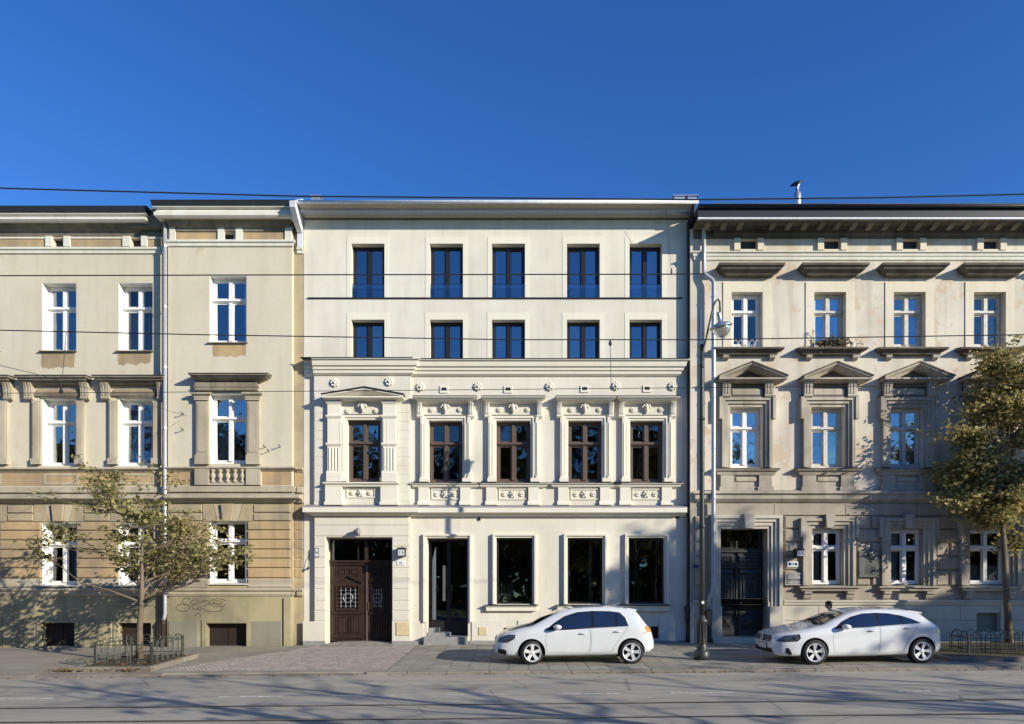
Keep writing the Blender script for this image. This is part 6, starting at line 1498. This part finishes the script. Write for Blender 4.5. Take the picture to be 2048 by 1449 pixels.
# ================================================================ OVERHEAD WIRES
def wire(pts, r, Y, lab, name='overhead_wire', grp='tram wires strung across the view', extra=None, sag=0):
    P = []
    for (x0, p0), (x1, p1) in zip(pts, pts[1:]):
        for k in range(8):
            t_ = k/8; P.append((x0+(x1-x0)*t_, p0+(p1-p0)*t_))
    P.append(pts[-1])
    o = tag(build(name, MB().tube([(PX(x, Y), Y, PZ(p, Y)) for x, p in P], r, 5), M['iron']), lab, 'wire', grp)
    return o
wire([(-900, 355), (0, 377), (590, 393), (1385, 400), (1760, 396), (2048, 389), (2900, 372)], .014, 13.2, 'highest black wire, crossing the sky just above the roof edges')
wire([(-900, 552), (0, 552), (700, 550), (1345, 549), (1410, 548)], .011, 12.8, 'wire crossing the third-floor windows of the cream house')
wire([(-900, 655), (0, 661), (400, 670), (1024, 680), (1400, 680), (2048, 670), (2900, 655)], .010, 12.6, 'wire crossing the second-floor windows of the cream house')
wire([(-900, 790), (0, 787), (600, 783), (1385, 776), (2048, 770), (2900, 762)], .006, 12.8, 'lowest wire, crossing just above the first-floor window hoods of the cream house')
h1 = thing('wire_hanger', 'hanging cable with a black insulator in front of the right end of the cream house', 'cable', (PX(1343, W-.4), W-.4, PZ(545, W-.4)), 'cable hangers of the tram wires')
build('cable', MB().tube([(PX(1331, W-.8), W-.8, PZ(409, W-.8)), (PX(1336, W-.6), W-.6, PZ(470, W-.6)), (PX(1342.5, W-.4), W-.4, PZ(541, W-.4))], .005, 4), M['iron'], h1)
build('insulator', MB().lathe([(.01, -.10), (.035, -.08), (.02, -.05), (.035, -.02), (.02, .02), (.03, .05), (.01, .09)], (PX(1343, W-.4), W-.4, PZ(543, W-.4)), 8), M['iron'], h1, smooth=True)
h2 = thing('wire_hanger', 'thin vertical dropper between the two lower wires, right of the centre of the cream house', 'cable', (PX(1221, 12.7), 12.7, PZ(776, 12.7)), 'cable hangers of the tram wires')
build('cable', MB().tube([(PX(1220, 12.6), 12.6, PZ(681, 12.6)), (PX(1222.5, 12.8), 12.8, PZ(777, 12.8))], .005, 4), M['iron'], h2)
build('insulator', MB().lathe([(.02, -.05), (.03, -.02), (.02, .02), (.01, .05)], (PX(1220.5, 12.6), 12.6, PZ(686, 12.6)), 8), M['iron'], h2)
h3 = thing('wire_hanger', 'thin dropper in front of the left tenement, beside the first full window hood', 'cable', (PX(123, 12.7), 12.7, PZ(785, 12.7)), 'cable hangers of the tram wires')
build('cable', MB().tube([(PX(133, 12.6), 12.6, PZ(663, 12.6)), (PX(122, 12.8), 12.8, PZ(784, 12.8))], .005, 4), M['iron'], h3)
build('insulator', MB().lathe([(.02, -.06), (.035, -.02), (.02, .02), (.01, .05)], (PX(122.5, 12.8), 12.8, PZ(781, 12.8)), 8), M['iron'], h3)
tag(build('guy_wire', MB().tube([(PX(-60, 12.8), 12.8, PZ(717, 12.8)), (PX(70, 14), 14, PZ(748, 14)), (PX(373, YB-.2), YB-.2, PZ(832, YB-.2))], .006, 4), M['iron']), 'thin slanting guy wire running to a hook on the bay of the left tenement', 'wire')
# ================================================================ PERSON behind the right car
def person(x, y, h, lab):
    t = thing('person', lab, 'person', (x, y, gz(x, y)))
    s = h/1.7
    J = {'pelvis': (0, 0, .92), 'chest': (-.05, 0, 1.22), 'neck': (-.12, 0, 1.42), 'head': (-.19, 0, 1.54),
         'hl': (0, -.10, .88), 'kl': (-.12, -.10, .48), 'al': (-.02, -.10, .08), 'tl': (-.17, -.10, .03),
         'hr': (0, .10, .88), 'kr': (.06, .10, .48), 'ar': (.22, .10, .10), 'tr': (.10, .10, .03),
         'sl': (-.09, -.18, 1.36), 'el': (.04, -.23, 1.08), 'wl': (-.12, -.22, .86), 'sr': (-.09, .18, 1.36), 'er': (-.02, .24, 1.08), 'wr': (-.2, .20, .9)}
    R = dict(pelvis=.15, chest=.16, neck=.055, head=.075, hl=.10, kl=.065, al=.045, tl=.035, hr=.10, kr=.065, ar=.045, tr=.035, sl=.07, el=.048, wl=.032, sr=.07, er=.048, wr=.032)
    E = [('pelvis', 'chest'), ('chest', 'neck'), ('neck', 'head'), ('pelvis', 'hl'), ('hl', 'kl'), ('kl', 'al'), ('al', 'tl'), ('pelvis', 'hr'), ('hr', 'kr'), ('kr', 'ar'), ('ar', 'tr'), ('chest', 'sl'), ('sl', 'el'), ('el', 'wl'), ('chest', 'sr'), ('sr', 'er'), ('er', 'wr')]
    for sd, w in (('l', -1), ('r', 1)):      # fingers
        b = Vector(J['w'+sd]); J['p'+sd] = tuple(b+Vector((-.05, 0, -.06))); R['p'+sd] = .028; E.append(('w'+sd, 'p'+sd))
        for k in range(5):
            q = 'f%d%s' % (k, sd); off = (k-1.5)*.018 if k < 4 else -.03
            J[q] = tuple(Vector(J['p'+sd])+Vector((-.05-(0 if k < 4 else -.03), off*w, -.055+.008*abs(k-1.5)))); R[q] = .009; E.append(('p'+sd, q))
    names = list(J); me = bpy.data.meshes.new('body'); me.from_pydata([tuple(c*s for c in J[n_]) for n_ in names], [(names.index(a), names.index(b)) for a, b in E], [])
    o = bpy.data.objects.new('tmp', me); C.objects.link(o)
    md_ = o.modifiers.new('k', 'SKIN')
    sv = me.skin_vertices[0].data
    for i, n_ in enumerate(names): sv[i].radius = (R[n_]*s, R[n_]*s); sv[i].use_root = n_ == 'pelvis'
    o.modifiers.new('s', 'SUBSURF').levels = 2
    dg = bpy.context.evaluated_depsgraph_get(); m2 = bpy.data.meshes.new_from_object(o.evaluated_get(dg)); bpy.data.objects.remove(o)
    m2.materials.clear(); m2.materials.append(M['skin']); m2.materials.append(M['coat']); m2.materials.append(M['trousers']); m2.materials.append(M['carblack'])
    for p in m2.polygons:
        c = p.center; p.use_smooth = True
        p.material_index = 0 if c.z > 1.39*s else (0 if (abs(c.y) > .17*s and c.z < .87*s and c.z > .7*s) else 1 if c.z > .80*s else 2 if c.z > .10*s else 3)
    b = place(m2, 'body', t, ORG[t.name])
    H = Vector((-.20, 0, 1.585))*s
    hd = MB().ball((H.x, 0, H.z), (.095*s, .075*s, .118*s), 16, 12).ball((H.x-.095*s, 0, H.z-.015*s), (.02*s, .014*s, .026*s), 6, 5).ball((H.x-.08*s, 0, H.z-.065*s), (.018*s, .026*s, .008*s), 8, 5)
    for q in (-1, 1): hd.ball((H.x-.005, q*.076*s, H.z-.01), (.02*s, .012*s, .03*s), 6, 5)
    hb = build('head', hd, M['skin'], t, smooth=True, org=(0, 0, 0)); hb.location = (0, 0, 0)
    ey = MB()
    for q in (-1, 1): ey.ball((H.x-.085*s, q*.032*s, H.z+.012*s), (.012*s, .014*s, .010*s), 6, 5)
    e = build('eyes', ey, M['hair'], t, smooth=True, org=(0, 0, 0)); e.location = (0, 0, 0)
    hr = MB().ball((H.x+.02*s, 0, H.z+.035*s), (.105*s, .092*s, .105*s), 16, 10).ball((H.x+.08*s, 0, H.z-.03*s), (.05*s, .075*s, .09*s), 10, 7)
    r = random.Random(2)
    for k in range(60):
        a = r.uniform(0, 6.28); b_ = r.uniform(.1, 1.3); d = Vector((math.cos(a)*math.cos(b_), math.sin(a)*math.cos(b_), math.sin(b_)))
        p0 = Vector((H.x+.02*s, 0, H.z+.035*s))+Vector((d.x*.10, d.y*.088, d.z*.10))*s; hr.tube([p0, p0+d*.025*s+Vector((r.gauss(0, .01), r.gauss(0, .01), 0))], [.012*s, .003*s], 4)
    hh = build('hair', hr, M['hair'], t, smooth=True, org=(0, 0, 0)); hh.location = (0, 0, 0)
    return t
pp = person(PX(1668, 21.3), 21.3, 1.45, 'dark-haired person in a black coat walking behind the right-hand white car, only the head showing')
# ================================================================ TREES
def make_tree(name, loc, H, blobs, nleaf, lsize, mat, bark, lab, cat, trunk_r, fork, seed, grp=None, twig=1.0, nb=24, leafdroop=.3, clump=.28, spread=.45):
    r = random.Random(seed)
    t = thing(name, lab, cat, loc, grp)
    base = Vector(loc); m = MB()
    lean = Vector((r.uniform(-.05, .05), r.uniform(-.05, .05), 0))
    top = base+Vector((lean.x*H, lean.y*H, H))
    tp = [base+Vector((0, 0, -.05))]+[base+Vector((lean.x*H*f+r.gauss(0, .02)*H*.15, lean.y*H*f+r.gauss(0, .02)*H*.15, H*f)) for f in (.1, .22, .35, .5, .65, .8, .92)]
    m.tube(tp, [trunk_r*k for k in (1.35, 1.05, .95, .85, .68, .48, .28, .12)], 9)
    ends = []
    tot = sum(b[6] for b in blobs)
    def pick():
        q = r.uniform(0, tot)
        for b in blobs:
            q -= b[6]
            if q <= 0: break
        while True:
            v = Vector((r.uniform(-1, 1), r.uniform(-1, 1), r.uniform(-1, 1)))
            if v.length <= 1: break
        return Vector((b[0]+v.x*b[3], b[1]+v.y*b[4], b[2]+v.z*b[5]))
    def trunkat(z):
        z = max(tp[1].z, min(z, tp[-1].z))
        for a, b in zip(tp, tp[1:]):
            if a.z <= z <= b.z: return a.lerp(b, (z-a.z)/(b.z-a.z+1e-6)), trunk_r*(1-.85*(z-base.z)/H)
        return tp[-1], trunk_r*.1
    branches = []
    for i in range(nb):
        e = pick(); hz = e-base; horiz = math.hypot(hz.x, hz.y)
        z0 = max(base.z+fork, e.z-horiz*r.uniform(.35, .8)); s, rr = trunkat(z0)
        mid = s.lerp(e, .5)+Vector((r.gauss(0, .08), r.gauss(0, .08), -.06*horiz+r.gauss(0, .05)))
        pts = [s, s.lerp(mid, .5)+Vector((0, 0, .05)), mid, mid.lerp(e, .55)+Vector((0, 0, .06*horiz)), e]
        m.tube(pts, [rr*.55, rr*.42, rr*.30, rr*.2, .006], 5); branches.append((pts, rr))
    # twigs off the branches
    for i in range(int(nb*5*twig)):
        pts, rr = r.choice(branches); k = r.randint(2, 3) if r.random() < .8 else 1; s = pts[k].lerp(pts[k+1], r.random())
        e = pts[4]+Vector((r.gauss(0, spread), r.gauss(0, spread), r.gauss(0, spread*.5)))
        mid = s.lerp(e, .5)+Vector((r.gauss(0, .06), r.gauss(0, .06), r.gauss(0, .05)))
        m.tube([s, mid, e], [.016, .010, .004], 4); ends.append((s, mid, e))
    build('trunk', m, bark, t, smooth=True, base=True)
    lf = MB()
    for i in range(nleaf):
        s, mid, e = r.choice(ends); f = r.random()**.6
        p = (s.lerp(mid, f*2) if f < .5 else mid.lerp(e, f*2-1))+Vector((r.gauss(0, clump), r.gauss(0, clump), r.gauss(0, clump*.55)))*.5
        a = r.uniform(0, 6.283); u = Vector((math.cos(a), math.sin(a), r.gauss(0, leafdroop))).normalized(); w = Vector((r.gauss(0, .9), r.gauss(0, .9), .8)).normalized(); v = w.cross(u).normalized()
        sz = lsize*r.uniform(.6, 1.25)
        lf.add([p-u*sz*.5, p-u*sz*.1+v*sz*.42, p+u*sz*.55, p-u*sz*.1-v*sz*.42], [(0, 1, 2, 3)])
    build('crown', lf, mat, t)
    return t
tx, ty = PX(279, 20.4), 20.4; tz = gz(tx, ty)+.09
def bl(px, py, rx, rz_, y, ry, wt): return (PX(px, y), y, PZ(py, y), rx*y/F, ry, rz_*y/F, wt)
make_tree('street_tree', (tx, ty, tz), 4.0, [bl(170, 1010, 120, 70, 21.0, 1.6, 3.0), bl(330, 1080, 150, 62, 21.5, 2.0, 5.0), bl(70, 1105, 85, 38, 20.6, 1.0, 1.0), bl(360, 1115, 95, 28, 22.8, .7, 2.2), bl(255, 965, 120, 42, 20.6, 1.2, 1.2),
    bl(455, 1085, 75, 40, 20.3, 1.0, .9), bl(250, 1120, 130, 40, 20.4, 1.4, 1.6), bl(370, 960, 40, 38, 20.6, .8, .35)], 6300, .115, M['leafolive'], M['bark'], 'young street tree with sparse olive autumn leaves in the fenced bed at the left', 'tree', .085, 1.55, 5, 'street trees on the pavement', twig=1.5, nb=34, clump=.22)
tx, ty = PX(2018, 22.6), 22.6; tz = gz(tx, ty)+.09
make_tree('street_tree', (tx, ty, tz), 8.6, [bl(2035, 790, 85, 95, 23.2, .8, 7), bl(2010, 900, 120, 70, 23.2, .8, 4), bl(1965, 990, 80, 60, 23.2, .8, 4), bl(2070, 1000, 100, 85, 23.1, .9, 3), bl(1925, 930, 38, 35, 23.3, .5, 1.2), bl(1925, 1010, 40, 35, 23.3, .5, 1.4), bl(1995, 1048, 45, 25, 23.0, .7, 1.0)],
    23000, .13, M['leafgold'], M['bark'], 'dense street tree with golden brown autumn leaves in the fenced bed at the right edge', 'tree', .095, 1.9, 8, 'street trees on the pavement', twig=3.2, nb=48, clump=.32, spread=.36)
# trees across the street: they throw the streaks over the road and stand in the window reflections
def far_tree(x, y, H, R, seed, nleaf, lab, fork=4.0, ls=.34, mat='leafgreen', cr=.62):
    z = rz(x)+.1; zc_ = z+H*cr
    make_tree('park_tree', (x, y, z), H*.95, [(x, y, zc_, R, R, H*(1-cr), 3), (x-R*.4, y, zc_-1, R*.8, R*.8, H*.25, 1), (x+R*.4, y+.4, zc_+.6, R*.8, R*.8, H*.25, 1)], nleaf, ls, M[mat], M['barkd'], lab, 'tree', .20+H*.006, fork, seed, 'trees of the park behind the viewer', twig=1.4, nb=22, clump=.6, spread=R*.3)
for i, (x, y, H, R, n_) in enumerate([(-37, -9, 13.5, 4.2, 5000), (-29, -9, 16, 4.4, 6500), (-21, -9, 15.5, 4.4, 6500), (-13.5, -8, 16.5, 4.4, 7500), (-5.5, -10, 17.5, 4.6, 8500), (3, -9, 17.0, 4.6, 8500), (10.5, -8, 16.5, 4.4, 7500), (18, -10, 12.5, 4.2, 5000)]):
    far_tree(x, y, H, R, 20+i, n_, ['leftmost', 'second from left', 'third from left', 'fourth from left', 'fourth from right', 'third from right', 'second from right', 'rightmost'][i]+' tall tree of the park row behind the viewer')
for i, (x, y, H, R, n_) in enumerate([(9.5, 3.2, 9.5, 2.0, 60), (15.0, 3.0, 10.0, 2.2, 60), (22.5, 3.2, 9.5, 2.0, 60), (28.5, 3.0, 10, 2.2, 60), (36.4, 3.2, 16.6, 1.6, 1900), (38.4, 3.2, 15.8, .8, 450)]):
    far_tree(x, y, H, R, 40+i, n_, ['nearest', 'second nearest', 'third nearest', 'fourth nearest', 'tall leafy', 'tall thin'][i]+' sparse roadside tree along the near kerb, off to the right', fork=2.6, ls=.26 if H < 12 else .36, cr=.70 if H < 12 else .82)

make_tree('park_tree', (46.8, 3.2, rz(46)+.1), 19, [(46.9, 3.2, 18.0, 3.0, 1.3, .95, 4), (48.5, 3.2, 16.6, 2.6, 1.3, .8, 1.5), (47.2, 3.2, 13.9, 3.6, 1.3, .75, 2.4)], 8200, .36, M['leafgreen'], M['barkd'], 'unseen dense tree shaped to shade the right tenement, farthest off to the right', 'tree', .3, 9.0, 61, 'trees of the park behind the viewer', twig=2.2, nb=30, clump=.4, spread=.7)  # out of view, added and shaped for the shade it casts
wd = MB(); r = random.Random(77)
for i in range(30000):
    x = r.uniform(-75, 75); hmax = (14.5 if x < 16 else 9)+1.5*math.sin(x*.21)+1.2*math.sin(x*.53+1); z = hmax*r.random()**.75; y = -27+r.gauss(0, 1.6)
    a = r.uniform(0, 6.283); u = Vector((math.cos(a), math.sin(a)*.5, r.gauss(0, .5))).normalized()*r.uniform(.4, .8); v = Vector((r.gauss(0, .4), r.gauss(0, .4), 1)).normalized()*r.uniform(.3, .6); p = Vector((x, y, z))
    wd.add([p-u, p-v, p+u, p+v], [(0, 1, 2, 3)])
for i in range(60):
    x = -74+i*2.5; wd.tube([(x, -26.5, -.5), (x+r.gauss(0, .2), -27, 6)], .18, 5)
o = build('woodland', wd, M['leafgreen'], kind='stuff'); o['label'] = 'far dark edge of the park wood behind the viewer'
